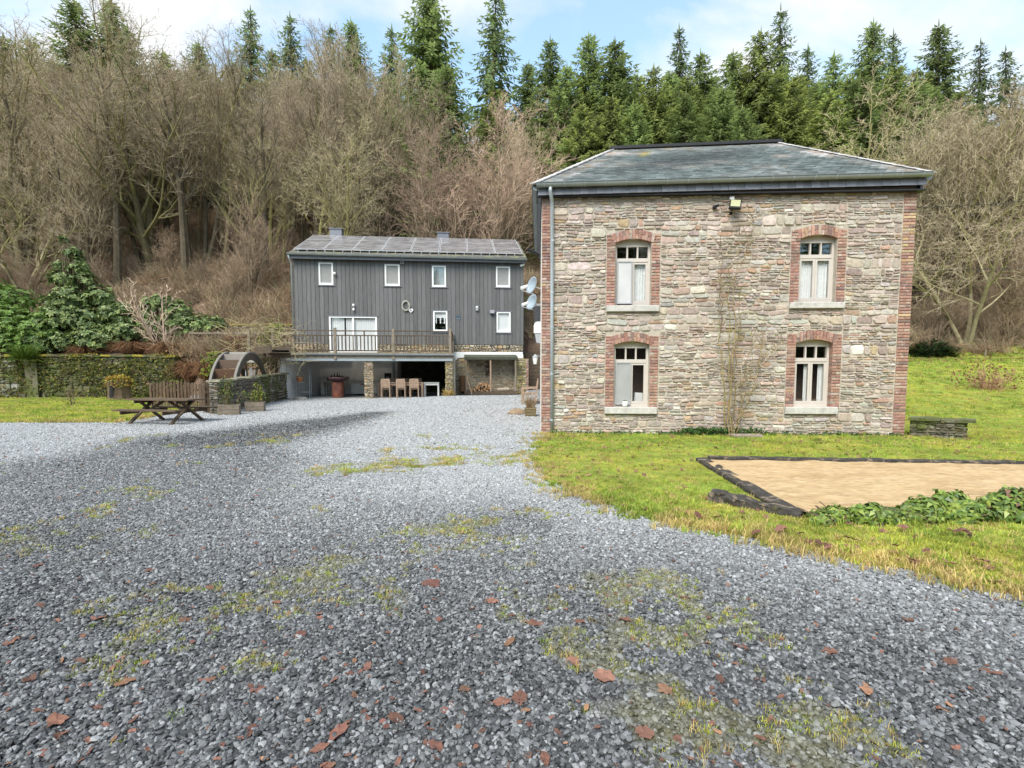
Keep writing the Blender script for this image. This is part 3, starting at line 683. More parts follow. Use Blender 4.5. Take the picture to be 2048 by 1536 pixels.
# downpipe
mb = MB(); mb.tube([(.19,-.275,5.72),(.19,-.27,5.62),(.225,-.15,5.46),(.235,-.085,5.36),(.245,-.08,3.0),(.262,-.08,-.02)], .042, 10)
dp = mb.build('downpipe', K['zincpipe'], H, smooth=True)
for z in (4.55,3.35,2.55,1.45,.35):
    mb = MB(); mb.tube([(.25,-.08,z-.02),(.25,-.08,z+.02)], .049, 10); mb.build('pipe_collar', K['zincpipe'], dp)
# ---- things fixed to the stone house
def H2(name, label, cat, u, y, z, rz=0):
    p = sh(u, y, z); return thing(name, label, cat, p, SHA+rz)
t = H2('floodlight', 'black floodlight under the eaves of the stone house front', 'floodlight', 4.33, -.02, 5.20)
mb = MB(); mb.bx(-.03,.03,0,.02,-.1,.1); mb.bx(-.02,.02,-.13,0,-.02,.02); mb.build('bracket', K['black'], t)
h_ = MB(); h_.bx(-.125,.125,-.03,.03,-.13,.13); ho = h_.build('housing', K['black'], t, loc=(.03,-.17,.07)); ho.rotation_euler = (R(-32),R(8),R(-14))
mb = MB(); mb.bx(-.10,.10,-.036,-.031,-.09,.115); mb.build('lens', K['lens'], ho)
t = H2('motion_sensor', 'small white box above the floodlight under the eaves', 'sensor', 4.33, -.02, 5.45); mb = MB(); mb.cbx(-.05,.05,-.07,.02,-.045,.045,.012); mb.build('casing', K['white'], t); mb = MB(); mb.tube([(0,-.04,-.045),(.01,-.05,-.12)],.006,5); mb.build('cable', K['white'], t)
t = H2('security_camera', 'small black camera beside the floodlight on stone wall', 'camera', 3.95, -.02, 5.26); mb = MB(); mb.lathe([(.03,0),(.05,.02),(.045,.06),(.02,.08)],12); o = mb.build('body', K['black'], t); o.rotation_euler = (R(90),0,0); mb = MB(); mb.tube([(.02,-.05,.02),(.05,-.13,.01)],.03,10); mb.build('lens', K['black'], t)
t = H2('wall_lamp', 'black spotlight on the side wall under stone house eaves', 'lamp', -.02, 2.0, 4.72); mb = MB(); mb.bx(-.08,0,-.05,.05,-.12,-.02); mb.tube([(-.04,0,-.06),(-.12,-.04,0)],.02,6); mb.build('bracket', K['black'], t); mb = MB(); mb.bx(-.14,.14,-.10,.10,-.03,.03); ho = mb.build('housing', K['black'], t, loc=(-.22,-.06,.04)); ho.rotation_euler = (R(18),R(22),0); mb = MB(); mb.bx(-.11,.11,-.08,.08,-.036,-.031); mb.build('lens', K['grey'], ho)
def dish(label, y, z, dd, rz):
    t = H2('satellite_dish', label, 'satellite dish', 0, y, z, rz)
    mb = MB(); n = 28; rings = 6; vs = [(0,-.0,0)]; fs = []
    for r in range(1, rings+1):
        for k in range(n):
            a = 2*math.pi*k/n; q = r/rings*dd/2; vs.append((math.cos(a)*q*.92, -.42*q*q/dd*2, math.sin(a)*q))
    for k in range(n): fs.append((0,1+k,1+(k+1)%n))
    for r in range(rings-1):
        for k in range(n): fs.append((1+r*n+k, 1+(r+1)*n+k, 1+(r+1)*n+(k+1)%n, 1+r*n+(k+1)%n))
    mb._add(vs, fs); o = mb.build('reflector', K['dish'], t, smooth=True, loc=(-.05,0,0)); sd = o.modifiers.new('s','SOLIDIFY'); sd.thickness = .012; o.rotation_euler = (R(-16),0,R(-48))
    d = Vector((-.40,-.30,-.10))
    mb = MB(); mb.tube([(-.07,0,-dd*.42), d+Vector((0,0,-.06))], .014, 6); mb.tube([(-.05,.02,0),(.14,.16,-.06)], .02, 6); mb.tube([(.14,.16,-.06),(.2,.3,-.02)], .02, 6); mb.build('arm', K['white'], t)
    mb = MB(); a = Vector((-.42,-.34,-.11)); b = Vector((-.24,-.22,-.02)); mb.tube([a, a.lerp(b,.15), b], [.055,.062,.05], 10); mb.build('receiver', K['white'], t)
    return t
dish('upper grey satellite dish at the stone house corner', 4.4, 4.20, .56, R(-8)).location.x -= .17
dish('lower grey satellite dish at the stone house corner', 5.3, 3.78, .54, R(-2)).location.x -= .19
t = H2('vent_hood', 'white rounded vent hood on the stone house side wall', 'vent', -.01, 2.1, 2.55); mb = MB(); mb.extr([(-.19,0),(0,0),(0,.31),(-.11,.31),(-.16,.28),(-.19,.21)], -.14, .14); mb.build('cover', K['white'], t); mb = MB(); mb.extr([(-.16,0),(-.01,0),(-.01,-.28),(-.12,-.26)], -.12, .12); mb.build('casing', K['grey'], t)
t = H2('wall_lantern', 'small grey lantern on the stone house side wall', 'lantern', -.02, 4.4, 1.95); mb = MB(); mb.tube([(0,0,.0),(-.1,0,.05),(-.16,0,.02)],.012,6); mb.lathe([(.10,0),(.04,.07),(.015,.1)],10,(-.16,0,-.02)); mb.build('arm', K['grey'], t); mb = MB(); mb.lathe([(.05,-.24),(.085,-.02)],8,(-.16,0,0)); mb.build('lantern_glass', K['white'], t)
t = H2('flower_pot', 'small white pot with green sprig on lower left window sill', 'pot', 1.99, -.03, .664); mb = MB(); mb.lathe([(.045,0),(.062,.03),(.065,.10),(.05,.135)],14); mb.build('pot', K['white'], t, smooth=True); mb = MB()
for i in range(14): a = U(0,6.28); mb._add([(0,0,.12),(.03*math.cos(a),.03*math.sin(a)-.02,.17),(.05*math.cos(a+.5),.05*math.sin(a+.5)-.02,.14)],[(0,1,2)],(.12,.25,.06))
mb.build('sprig', K['leafm'], t)
# low mossy wall at the right end
LWL = thing('low_stone_wall', 'low dark mossy stone wall beside the right corner of stone house', 'wall', sh(LW+.08, -.05, 0), R(-44))
mb = MB(); mb.bx(0,.95,.02,.42,-.1,.40); mb.build('wall_core', K['mosswall'], LWL)
mb = MB()
for (poly,pr,col,ar) in rubble(0,.95,-.05,.40,band=.11,wr=(.1,.3),pal=DARKPAL,proud=(.02,.05)): v,f = stone_geo(poly,pr,lambda u,o_,z:(u,.02-o_,z)); mb._add(v,f,col)
for (poly,pr,col,ar) in rubble(.02,.42,-.05,.40,band=.11,wr=(.1,.3),pal=DARKPAL,proud=(.02,.05)): v,f = stone_geo(poly,pr,lambda u,o_,z:(.95+o_,u,z)); mb._add(v,f,col)
o = mb.build('stonework', K['mosswall'], LWL); o['kind'] = 'stuff'
x = -.03
while x < .9:
    wd = U(.18,.34); mb = MB(); mb.bx(0,wd-.01,-.03,.46,0,.06,(.16,.15,.11),.012); mb.build('capstone', K['mosswall'], LWL, loc=(x,0,.395)); x += wd
# ------------------------------------------------------------------ grey timber house
G = thing('timber_house', 'grey board clad house with solar roof on stone ground floor', 'house', GH0, GHA)
GL, GZ0, GZ1 = 12.85, 2.92, 7.60
GW = [(1.375,2.155,6.20,7.42,'blind'),(4.98,5.81,6.20,7.39,'blind'),(7.61,8.40,6.18,7.36,'dark'),(11.25,12.06,6.21,7.38,'blind'),
      (7.65,8.455,3.66,4.82,'open'),(11.28,12.09,3.63,4.80,'light'),(1.87,4.50,2.42,4.455,'door')]
u = 0.0; i = 0
while u < GL-.02:
    wd = rng.choice((.235,.235,.235,.225,.245)); wd = min(wd, GL-u)
    if GL-(u+wd) < .1: wd = GL-u
    br = sorted({u, u+wd}|{x for wn in GW for x in (wn[0],wn[1]) if u+.01 < x < u+wd-.01})
    mb = MB()
    for a, b in zip(br, br[1:]):
        hs = sorted((wn[2],wn[3]) for wn in GW if wn[0] < (a+b)/2 < wn[1]); z = GZ0-.004*(i%3)
        for (c,d) in hs+[(GZ1+.05,0)]:
            if c > z: mb.bx(a+(.009 if a == u else 0)-u, b-u-(.009 if b == u+wd else 0), -.022-.003*(i%2), .0, z, c)
            z = d
    mb.build('board', K['siding'], G, loc=(u,0,0)); u += wd; i += 1
# carcass with openings
br = sorted({0,GL}|{x for wn in GW for x in (wn[0],wn[1])}); mb = MB()
for a, b in zip(br, br[1:]):
    z = 2.36
    for (c,d) in sorted((wn[2],wn[3]) for wn in GW if wn[0] < (a+b)/2 < wn[1])+[(GZ1+.1,0)]:
        if c > z: mb.bx(a, b, .003, .2, z, c)
        z = d
mb.bx(0,.2,.2,8,0,7.9); mb.bx(GL-.2,GL,.2,8,0,7.9); mb.bx(.2,GL-.2,7.8,8,0,7.9); mb.bx(.2,GL-.2,1.2,1.3,2.4,7.7)
for s in (0,GL-.2): mb.extr([(.2,7.9),(8,7.9),(4.1,9.7)], s, s+.2, 'x')
mb.build('carcass', K['ridge'], G)
# stone ground floor, right of the deck
mb = MB(); mb.bx(8.55,GL,.012,.4,-.2,2.918); mb.bx(8.5,8.9,-3.0,.012,-.2,2.1); mb.build('ground_floor_wall', K['mortar'], G)
stones_mesh(rubble(.0,1.85,2.36,2.905,band=.12,wr=(.14,.4),pal=TANPAL)+rubble(4.52,8.8,2.36,2.905,band=.12,wr=(.14,.4),pal=TANPAL), lambda u,o_,z:(u,-.004-o_,z), 'stone_band', K['stone'], G)
stones_mesh(rubble(8.82,GL-.02,2.50,2.905,band=.12,wr=(.14,.4),pal=TANPAL), lambda u,o_,z:(u,.012-o_,z), 'stone_band', K['stone'], G)
stones_mesh(rubble(8.82,12.30,-.05,2.14,band=.13,wr=(.14,.42),pal=[(tuple(x*.8 for x in c),w_) for c,w_ in TANPAL]), lambda u,o_,z:(u,.012-o_,z), 'stonework', K['stone'], G)
stones_mesh(rubble(12.32,12.95,-.05,2.10,band=.12,wr=(.12,.3),pal=LICH,proud=(.03,.08)), lambda u,o_,z:(u,-.25-o_,z), 'corner_stonework', K['stone'], G)
mb = MB(); mb.bx(12.32,12.97,-.25,.0,-.2,2.1); mb.build('corner_pier', K['mortar'], G)
mb = MB()
courses(12.97,13.12,-.05,2.12,lambda p,q,c,d: mb.cbx(p,q,-.262,-.05,c,d,.006,pick(BP)))
o = mb.build('brick_edge', K['brick'], G); o['kind'] = 'stuff'
mb = MB(); mb.bx(8.80,12.80,-.035,.008,2.16,2.495); mb.extr([(8.8,2.16),(9.05,2.16),(8.8,1.85)],-.034,.008); mb.build('lintel', K['white'], G)
mb = MB(); mb.bx(10.62,11.0,-.012,.01,1.1,2.0); mb.build('shutter', K['darkwood'], G)
# porch shell: left wall, back walls, floor
mb = MB()
mb._add([(.45,-3.25,0-.1),(1.05,.9,-.1),(1.05,.9,2.2),(.45,-3.25,2.0),(.15,-3.25,-.1),(.15,.9,-.1),(.15,.9,2.2),(.15,-3.25,2.0)],[(0,1,2,3),(0,3,7,4),(4,7,6,5)])
mb.build('porch_side_wall', K['white'], G); mb = MB(); mb.bx(1.0,5.35,1.0,1.15,-.1,2.3); mb.bx(5.35,5.5,.6,2.8,-.1,2.3); mb.build('porch_wall', K['plaster'], G)
mb = MB(); mb.bx(5.5,8.56,2.8,2.95,-.1,2.3); mb.bx(8.42,8.55,.0,2.8,-.1,2.3); mb.build('back_wall', K['mosswall'], G)
stones_mesh(rubble(5.5,8.42,-.05,2.25,band=.16,wr=(.15,.45),pal=MOSSPAL), lambda u,o_,z:(u,2.795-o_,z), 'back_stonework', K['mosswall'], G)
mb = MB(); mb.bx(5.28,5.36,.25,.95,.0,2.05); mb.build('inner_door', K['steel'], G)
fl = MB(); fl.bx(.4,8.5,-3.35,2.8,-.15,.045); flo = fl.build('porch_floor', K['mortar'], G)
for j in range(13):
    for i in range(16):
        mb = MB() if (i+j) == 0 else mb
        if (i+j) == 0:
            mb.bx(0,.49,0,.455,0,.012); tm = mb.build('floor_tile', K['tile'], flo, loc=(.5,-3.3,.046))
        else: put('floor_tile', tm.data, flo, loc=(.5+i*.5,-3.3+j*.465,.046+U(-.001,.001)))
# windows
def gwin(a, b, c, d, st):
    mb = MB(); f = .085; y0, y1 = -.045, .08
    mb.bx(a,a+f,y0,y1,c,d); mb.bx(b-f,b,y0,y1,c,d); mb.bx(a+f,b-f,y0+.002,y1,c,c+f+.02); mb.bx(a+f,b-f,y0+.002,y1,d-f*.8,d)
    wn = mb.build('window', K['white'], G)
    if st == 'door':
        m_ = (a+b)/2; mb = MB(); mb.bx(m_-.05,m_+.05,y0+.004,y1,c+f,d-f); mb.build('meeting_rail', K['white'], wn)
        for (p,q) in ((a+f,m_-.05),(m_+.05,b-f)): mb = MB(); mb.bx(p,q,.03,.036,c+f,d-f*.8); mb.build('pane', K['glass'], wn)
        for (p,q,k) in ((a+.1,m_-.5,7),(m_-.42,m_-.06,4),(m_+.05,b-.1,12)):
            n = 40; vs = []
            for i in range(n+1): x = p+(q-p)*i/n; y = .10+.02*math.sin(i*k*6.283/n); vs += [(x,y,c+.05),(x,y,d-.1)]
            mb = MB(); mb._add(vs,[(2*i,2*i+2,2*i+3,2*i+1) for i in range(n)]); mb.build('curtain', K['curtain'], wn, smooth=True)
    else:
        mb = MB(); mb.bx(a+f,b-f,.02,.026,c+f+.02,d-f*.8); mb.build('pane', K['glass'] if st != 'blind' else K['blind'], wn)
        if st == 'light': mb = MB(); mb.bx(a+f,b-f,.07,.08,c+f,d-f); mb.build('curtain', K['curtain'], wn)
        if st == 'open':
            mb = MB(); mb.bx(a+f,b-f,.08,.09,d-.38,d-f); mb.build('valance', K['curtain'], wn)
            for p in (a+.13,(a+b)/2-.03,b-.2): m2 = MB(); m2.bx(p,p+.07,.08,.09,d-.7,d-.38); m2.build('curtain', K['curtain'], wn)
        if st == 'dark':
            mb = MB(); mb.bx(a+f,b-f,.16,.17,c+f,d-f); mb.build('curtain', K['blind'], wn)
    mb = MB(); mb.bx(a-.09,b+.09,-.06,-.0255,d+.005,d+.05)
    if st != 'door': mb.bx(a-.09,b+.09,-.075,-.0255,c-.06,c-.012)
    mb.build('trim', K['fascia'], wn)
for q in GW: gwin(*q)
# roof
def gz(wv): return 7.80+(wv+.42)*.44
mb = MB(); mb.extr([(-.42,gz(-.42)-.06),(4.1,gz(4.1)-.06),(8.5,gz(-.3)-.06),(8.5,gz(-.3)+.03),(4.1,gz(4.1)+.03),(-.42,gz(-.42)+.03)],-.12,GL+.12,'x'); mb.build('roof', K['roofmoss'], G)
mb = MB(); mb.bx(-.1,GL+.1,-.36,-.30,7.55,7.76); mb.bx(-.1,GL+.1,-.30,.0,7.60,7.64); mb.build('fascia_board', K['fascia'], G)
gutter((-.16,-.47,7.80),(GL+.13,-.47,7.74),(0,-1,0),r=.085,par=G)
mb = MB(); mb.tube([(-.1,-.45,7.72),(-.08,-.3,7.5),(-.06,-.09,7.3),(-.05,-.08,2.9)],.05,8); mb.build('downpipe', K['zincpipe'], G, smooth=True)
sl_ = math.atan(.44)
cs, sn = math.cos(sl_), math.sin(sl_)
pw, ph = 1.555, 1.42
for i in range(8):
    for j in range(3):
        b0 = .06+j*(ph+.03)
        mb = MB(); mb.bx(0,pw,0,ph,0,.04); o = mb.build('solar_panel', K['panelframe'], G, loc=(.06+i*(pw+.04), -.08+b0*cs, gz(-.08)+.13+b0*sn)); o.rotation_euler = (sl_,0,0)
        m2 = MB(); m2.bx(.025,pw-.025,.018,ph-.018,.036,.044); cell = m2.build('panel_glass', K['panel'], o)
mb = MB()
for i in range(26): mb.bx(.3+i*.48,.34+i*.48,-.1,-.06,gz(-.08)+.03,gz(-.08)+.16)
mb.build('panel_clip', K['steel'], G)
for (a,zh) in ((1.05,.5),(7.75,.42)):
    mb = MB(); mb.bx(a,a+.72,3.95,4.5,9.4,gz(4.1)+zh); mb.bx(a-.05,a+.77,3.9,4.55,gz(4.1)+zh+.002,gz(4.1)+zh+.05); mb.build('chimney', K['fascia'], G)
# small things on the facade
def G2(name, label, cat, u, wv, z, rz=0): return thing(name, label, cat, gh(u, wv, z), GHA+rz)
t = G2('wall_lamp', 'white double wall lamp above the sliding glass door', 'lamp', 3.25, -.03, 4.98); mb = MB(); mb.bx(-.04,.04,-.06,0,-.06,.06); mb.build('bracket', K['grey'], t)
for s in (-.14,.1): mb = MB(); mb.lathe([(.055,-.05),(.065,0),(.055,.07)],10,(0,-.12,s)); mb.build('lamp_shade', K['white'], t)
t = G2('wall_lamp', 'white spot lamp beside the upper left window of grey house', 'lamp', 2.28, -.03, 6.78); mb = MB(); mb.bx(-.03,.03,-.1,0,-.08,-.02); mb.build('bracket', K['grey'], t); mb = MB(); mb.lathe([(.05,-.06),(.09,0),(.07,.07)],10,(-.02,-.15,.02)); o = mb.build('lamp_head', K['white'], t)
t = G2('wall_lamp', 'white wall lamp right of the small kitchen window', 'lamp', 10.15, -.03, 4.99); mb = MB(); mb.bx(-.07,.07,-.12,0,-.13,.02); mb.build('casing', K['grey'], t); mb = MB(); mb.lathe([(.07,0),(.07,.07),(.03,.1)],10,(0,-.08,.022)); mb.build('lamp_head', K['white'], t)
t = G2('vent_box', 'dark vent box beside the lower right window of grey house', 'vent', 11.02, -.03, 4.80); mb = MB(); mb.extr([(0,-.1),(0,.1),(-.12,.1),(-.2,-.1)],-.13,.13,'x'); mb.build('hood', K['fascia'], t); mb = MB(); mb.bx(-.10,.10,-.17,-.02,-.13,-.102); mb.build('grille', K['black'], t)
t = G2('wall_plate', 'small blue plate on grey boards right of kitchen window', 'plate', 9.09, -.028, 4.46); mb = MB(); mb.bx(-.11,.11,-.02,0,-.11,.11); mb.build('plate', mat('blue plate', (.055,.085,.115), bump=0), t); mb = MB(); mb.bx(-.09,.09,-.026,-.021,-.09,-.07); mb.build('edge', K['grey'], t)
t = G2('security_camera', 'white camera under the right end of grey house eaves', 'camera', 12.78, -.05, 7.46); mb = MB(); mb.tube([(0,.03,.1),(0,-.06,.04)],.02,6); mb.build('mount', K['white'], t); mb = MB(); mb.tube([(.08,-.02,.06),(-.12,-.16,-.04)],[.06,.07],8); mb.build('body', K['white'], t)
t = G2('alarm_box', 'grey box under the eaves above the second upper window', 'alarm', 5.97, -.05, 7.50); mb = MB(); mb.cbx(-.1,.1,-.16,.02,-.09,.09,.02); mb.build('casing', K['grey'], t); mb = MB(); mb.bx(-.06,.06,-.168,-.161,-.06,.0); mb.build('grille', K['black'], t)
t = G2('wreath', 'pale round wreath hanging on the grey boards', 'wreath', 6.13, -.06, 5.08); mb = MB()
pts = [(math.cos(a)*.20, U(-.02,.0), math.sin(a)*.26) for a in [i*2*math.pi/26 for i in range(26)]]; mb.tube(pts,[U(.045,.065) for _ in pts],7,close=True); mb.build('ring', mat('dry wreath',(.34,.33,.29),scale=30,var=.4,bump=.8), t, smooth=True)
mb = MB()
for i in range(60): a = U(0,6.28); mb.tube([(math.cos(a)*.2,-.03,math.sin(a)*.26),(math.cos(a)*.2+U(-.08,.08),-.06+U(-.04,.02),math.sin(a)*.26+U(-.08,.08))],.008,3)
mb.build('twig', mat('wreath twig',(.42,.40,.35)), t)
t = G2('heart_ornament', 'small white heart hanging below the wreath', 'ornament', 6.40, -.06, 4.83); mb = MB()
hp = [(16*math.sin(a)**3*.0085, (13*math.cos(a)-5*math.cos(2*a)-2*math.cos(3*a)-math.cos(4*a))*.0085) for a in [i*2*math.pi/24 for i in range(24)]]; mb.extr(hp,-.03,.0); mb.build('heart', K['white'], t)
mb = MB(); mb.extr([(a*.45,b*.45) for a,b in hp],-.034,-.031); mb.build('cutout', K['fascia'], t)

# ------------------------------------------------------------------ raised deck
DK = thing('raised_deck', 'weathered wooden balcony deck on stone pillars before the grey house', 'deck', GH0, GHA)
DF = -3.35
for i in range(20):
    mb = MB(); y = DF+.02+i*.165; mb.bx(-1.25,8.82,y,y+.155,2.30,2.345,None,.004); mb.build('deck_plank', K['oldwood'], DK)
mb = MB(); mb.bx(-1.25,8.84,DF-.04,DF+.015,2.075,2.36); mb.build('edge_board', K['oldwood'], DK)
for i in range(13): mb = MB(); x = .2+i*.7; mb.bx(x,x+.08,DF+.02,-.02,2.18,2.298); mb.build('joist', K['darkwood'], DK)
mb = MB(); mb.bx(.3,8.8,DF-.02,DF+.20,1.945,2.07); mb.bx(.3,8.8,DF-.04,DF+.22,1.93,1.944); mb.build('steel_beam', K['steel'], DK)
gutter((-1.0,DF-.095,2.255),(8.9,DF-.095,2.235),(0,-1,0),r=.045,par=DK,m_=K['zinc'])
posts = [-.02,2.97,5.83,8.68]
for x in posts:
    mb = MB(); mb.bx(x-.065,x+.065,DF-.075,DF+.055,2.0 if x in posts[1:3] else 2.15,3.57+U(-.02,.02),None,.006); mb.build('rail_post', K['oldwood'], DK)
for x in (-1.15,): mb = MB(); mb.bx(x-.06,x+.06,DF-.07,DF+.05,2.15,3.5,None,.006); mb.build('rail_post', K['oldwood'], DK)
sg = [(-1.09,-.09)]+[(a+.067,b-.067) for a,b in zip(posts,posts[1:])]
for (a,b) in sg:
    for (z,h) in ((3.43,.06),(3.20,.05),(2.44,.06)): mb = MB(); mb.bx(a,b,DF-.05,DF+.02,z-h/2,z+h/2,None,.008); mb.build('rail', K['darkwood'], DK)
    mb = MB(); mb.bx((a+b)/2-.03,(a+b)/2+.03,DF-.04,DF+.01,3.226,3.399); mb.build('spacer', K['darkwood'], DK)
    n = int((b-a)/.172)
    for k in range(n):
        x = a+(k+.5)*(b-a)/n; mb = MB(); mb.bx(-.026,.026,-.018,.018,0,.70,None,.003); mb.build('baluster', K['darkwood'], DK, loc=(x,DF-.015,2.471)); 
for (z,h) in ((3.43,.06),(3.20,.05),(2.44,.06)): mb = MB(); mb.bx(8.72,8.78,DF+.06,-.1,z-h/2,z+h/2); mb.build('rail', K['darkwood'], DK)
mb = MB(); mb.bx(8.69,8.81,-.22,-.1,2.15,3.55); mb.build('rail_post', K['oldwood'], DK)
for k in range(15): mb = MB(); mb.bx(-.016,.016,-.019,.019,0,.70); mb.build('baluster', K['darkwood'], DK, loc=(8.75,DF+.2+k*.2,2.471))
for (a,b,pal) in ((4.36,4.80,TANPAL),(8.43,8.80,[(c,w_) for c,w_ in TANPAL]+LICH)):
    mb = MB(); mb.bx(a+.03,b-.03,DF+.06,DF+.42,-.1,2.16); pl = mb.build('pillar', K['mortar'], DK)
    mb = MB()
    for (poly,pr,col,ar) in rubble(a,b,-.05,2.16,band=.09,wr=(.1,.26),pal=pal,proud=(.02,.07)): v,f = stone_geo(poly,pr,lambda u,o_,z:(u,DF+.06-o_,z)); mb._add(v,f,col)
    for sx,sg_ in ((a+.03,-1),(b-.03,1)):
        for (poly,pr,col,ar) in rubble(DF+.05,DF+.42,-.05,2.16,band=.09,wr=(.1,.26),pal=pal,proud=(.02,.06)): v,f = stone_geo(poly,pr,lambda u,o_,z:(sx+sg_*o_,u,z)); mb._add(v,f,col)
    o = mb.build('pillar_stonework', K['stone'], pl); o['kind'] = 'stuff'

# ------------------------------------------------------------------ porch furniture
def chair(label, u, wv, back):
    t = G2('garden_chair', label, 'chair', u, wv, .06, 0 if back else math.pi); t['group'] = 'teak chairs around the porch table'
    for x in (-.21,.21):
        mb = MB(); mb.beam((x,-.22,0),(x,-.26,.92),.045,.045); mb.build('leg', K['teak'], t)
        mb = MB(); mb.beam((x,.22,0),(x,.22,.62),.045,.045); mb.build('leg', K['teak'], t)
        mb = MB(); mb.beam((x,-.25,.64),(x,.26,.63),.06,.025); mb.build('armrest', K['teak'], t)
    mb = MB(); mb.bx(-.188,.188,-.21,.24,.42,.45); mb.build('seat', K['teak'], t)
    for k in range(6): mb = MB(); z = .50+k*.072; y = -.245-.03*k/6; mb.bx(-.188,.188,y-.012,y+.012,z,z+.058); mb.build('back_slat', K['teak'], t)
    mb = MB(); mb.beam((-.21,-.262,.93),(.21,-.262,.93),.03,.06); mb.build('top_rail', K['teak'], t)
    return t
TX, TY = 6.05, -2.15
for k,(x,nm) in enumerate(((5.35,'left'),(6.12,'middle'),(6.80,'right'))):
    chair('%s teak chair on the near side of the porch table' % nm, x, TY-.62, True)
    chair('%s teak chair on the far side of the porch table' % nm, x+.02, TY+.72, False)
t = G2('dining_table', 'long teak dining table under the deck', 'table', TX, TY, .06)
for k in range(6): mb = MB(); mb.bx(-1.2,1.2,-.47+k*.157,-.32+k*.157,.72,.76); mb.build('top_plank', K['teak'], t)
mb = MB(); mb.bx(-1.1,1.1,-.42,-.38,.60,.719); mb.bx(-1.1,1.1,.38,.42,.60,.719); mb.build('apron', K['teak'], t)
for x in (-1.13,1.13):
    for y in (-.4,.4): mb = MB(); mb.bx(x-.06,x+.06,y-.06,y+.06,0,.718); mb.build('leg', K['teak'], t)
t = G2('side_table', 'small white painted table at the right end of the porch', 'table', 7.65, -2.0, .06)
mb = MB(); mb.bx(-.4,.4,-.35,.35,.71,.75); mb.build('tabletop', K['white'], t); mb = MB(); mb.bx(-.34,.34,-.31,-.28,.6,.709); mb.bx(-.34,.34,.28,.31,.6,.709); mb.build('apron', K['white'], t)
for x in (-.355,.355):
    for y in (-.3,.3): mb = MB(); mb.bx(x-.035,x+.035,y-.035,y+.035,0,.708); mb.build('leg', K['white'], t)
t = G2('fire_bowl', 'rusty steel fire bowl on a round column under the deck', 'fire bowl', 2.92, -2.75, .06)
mb = MB(); mb.lathe([(.29,0),(.29,.75),(.26,.80)],24); mb.build('column', K['rust'], t, smooth=False); mb = MB(); mb.lathe([(.2,.80),(.30,.84),(.44,.94),(.49,1.04),(.47,1.05),(.42,.96),(.1,.90)],28); mb.build('bowl', mat('dark steel bowl',(.07,.035,.04),rough=.5,var=.2), t, smooth=True)
t = G2('kitchen_counter', 'white masonry kitchen counter along the porch back wall', 'counter', 1.3, .1, .06)
mb = MB(); mb.bx(0,2.9,.0,.75,.74,.79); mb.build('worktop', K['plaster'], t)
mb = MB(); mb.bx(1.0,1.15,.02,.75,0,.739); mb.bx(.02,.14,.02,.75,0,.739); mb.build('upright', K['plaster'], t)
t = G2('storage_bench', 'white storage bench behind the fire bowl', 'bench', 3.05, -.25, .06); mb = MB(); mb.bx(0,1.5,0,.6,.06,.62); mb.build('body', K['plaster'], t); mb = MB(); mb.bx(-.02,1.52,-.02,.6,.621,.66); mb.build('lid', K['plaster'], t); mb = MB(); mb.bx(.5,.95,-.026,-.002,.56,.615); mb.build('handle', K['terracotta'], t)
t = G2('watering_can', 'pale metal watering can on the white storage bench', 'watering can', 4.0, .0, .725); mb = MB(); mb.lathe([(.20,0),(.22,.05),(.16,.18),(.08,.2)],16); mb.build('body', K['steel'], t, smooth=True); mb = MB(); mb.tube([(0,0,.19),(.02,0,.40),(-.1,0,.44)],.014,6); mb.build('handle', K['steel'], t)
t = G2('basket', 'round cream basket on the kitchen counter', 'basket', 2.62, .35, .855); mb = MB(); mb.lathe([(.12,0),(.2,.1),(.22,.2),(.2,.2),(.1,.02)],14); mb.build('bowl', mat('cream wicker',(.40,.35,.24),scale=40,var=.4), t); mb = MB(); mb.tube([(-.2,0,.2),(0,0,.26),(.2,0,.2)],.012,5); mb.build('handle', K['oldwood'], t)
BT = [(1.65,.3,.25,(.02,.03,.02)),(1.82,.4,.34,(.015,.02,.018)),(2.02,.3,.42,(.02,.02,.02)),(2.15,.42,.48,(.03,.03,.035)),(2.30,.3,.40,(.015,.025,.03)),(2.4,.45,.36,(.025,.025,.02))]
for (x,y,h,c) in BT:
    t = G2('bottle', 'dark bottle in the cluster on the kitchen counter', 'bottle', x, y, .855); t['group'] = 'bottles on the kitchen counter'
    mb = MB(); mb.lathe([(.055,0),(.058,h*.6),(.02,h*.78)],10); mb.build('body', K['black'], t, smooth=True); mb = MB(); mb.lathe([(.02,h*.78),(.022,h)],8); mb.build('neck', K['grey'], t)
for x in (1.78,1.95): t = G2('squash', 'small pale yellow squash on the kitchen counter', 'squash', x, .15, .855); t['group'] = 'squashes on the counter'; mb = MB(); mb.lathe([(.03,0),(.08,.03),(.085,.08),(.05,.12),(.01,.13)],12); mb.build('flesh', mat('squash',(.42,.36,.16),bump=.1), t, smooth=True); mb = MB(); mb.tube([(0,0,.12),(.01,0,.17)],.01,5); mb.build('stem', K['oldwood'], t)
t = G2('crate', 'wire crate on the floor below the kitchen counter', 'crate', 1.5, -.1, .06); mb = MB()
for i in range(7): mb.bx(i*.14,i*.14+.02,-.01,.01,0,.5); 
for j in range(5): mb.bx(0,.86,-.021,-.011,j*.12,j*.12+.02)
mb.build('grid', K['plaster'], t); mb = MB(); mb.bx(0,.86,.3,.32,0,.5); mb.build('back', K['oldwood'], t)
t = G2('plant_rack', 'thin grey metal plant rack against the white porch wall', 'rack', 1.15, -2.6, .05)
for (x,y) in ((-.35,-.15),(-.35,.15),(.35,-.15),(.35,.15)): mb = MB(); mb.tube([(x,y,0),(x,y,.85 if x<0 else 2.0)],.016,6); mb.build('leg', K['steel'], t)
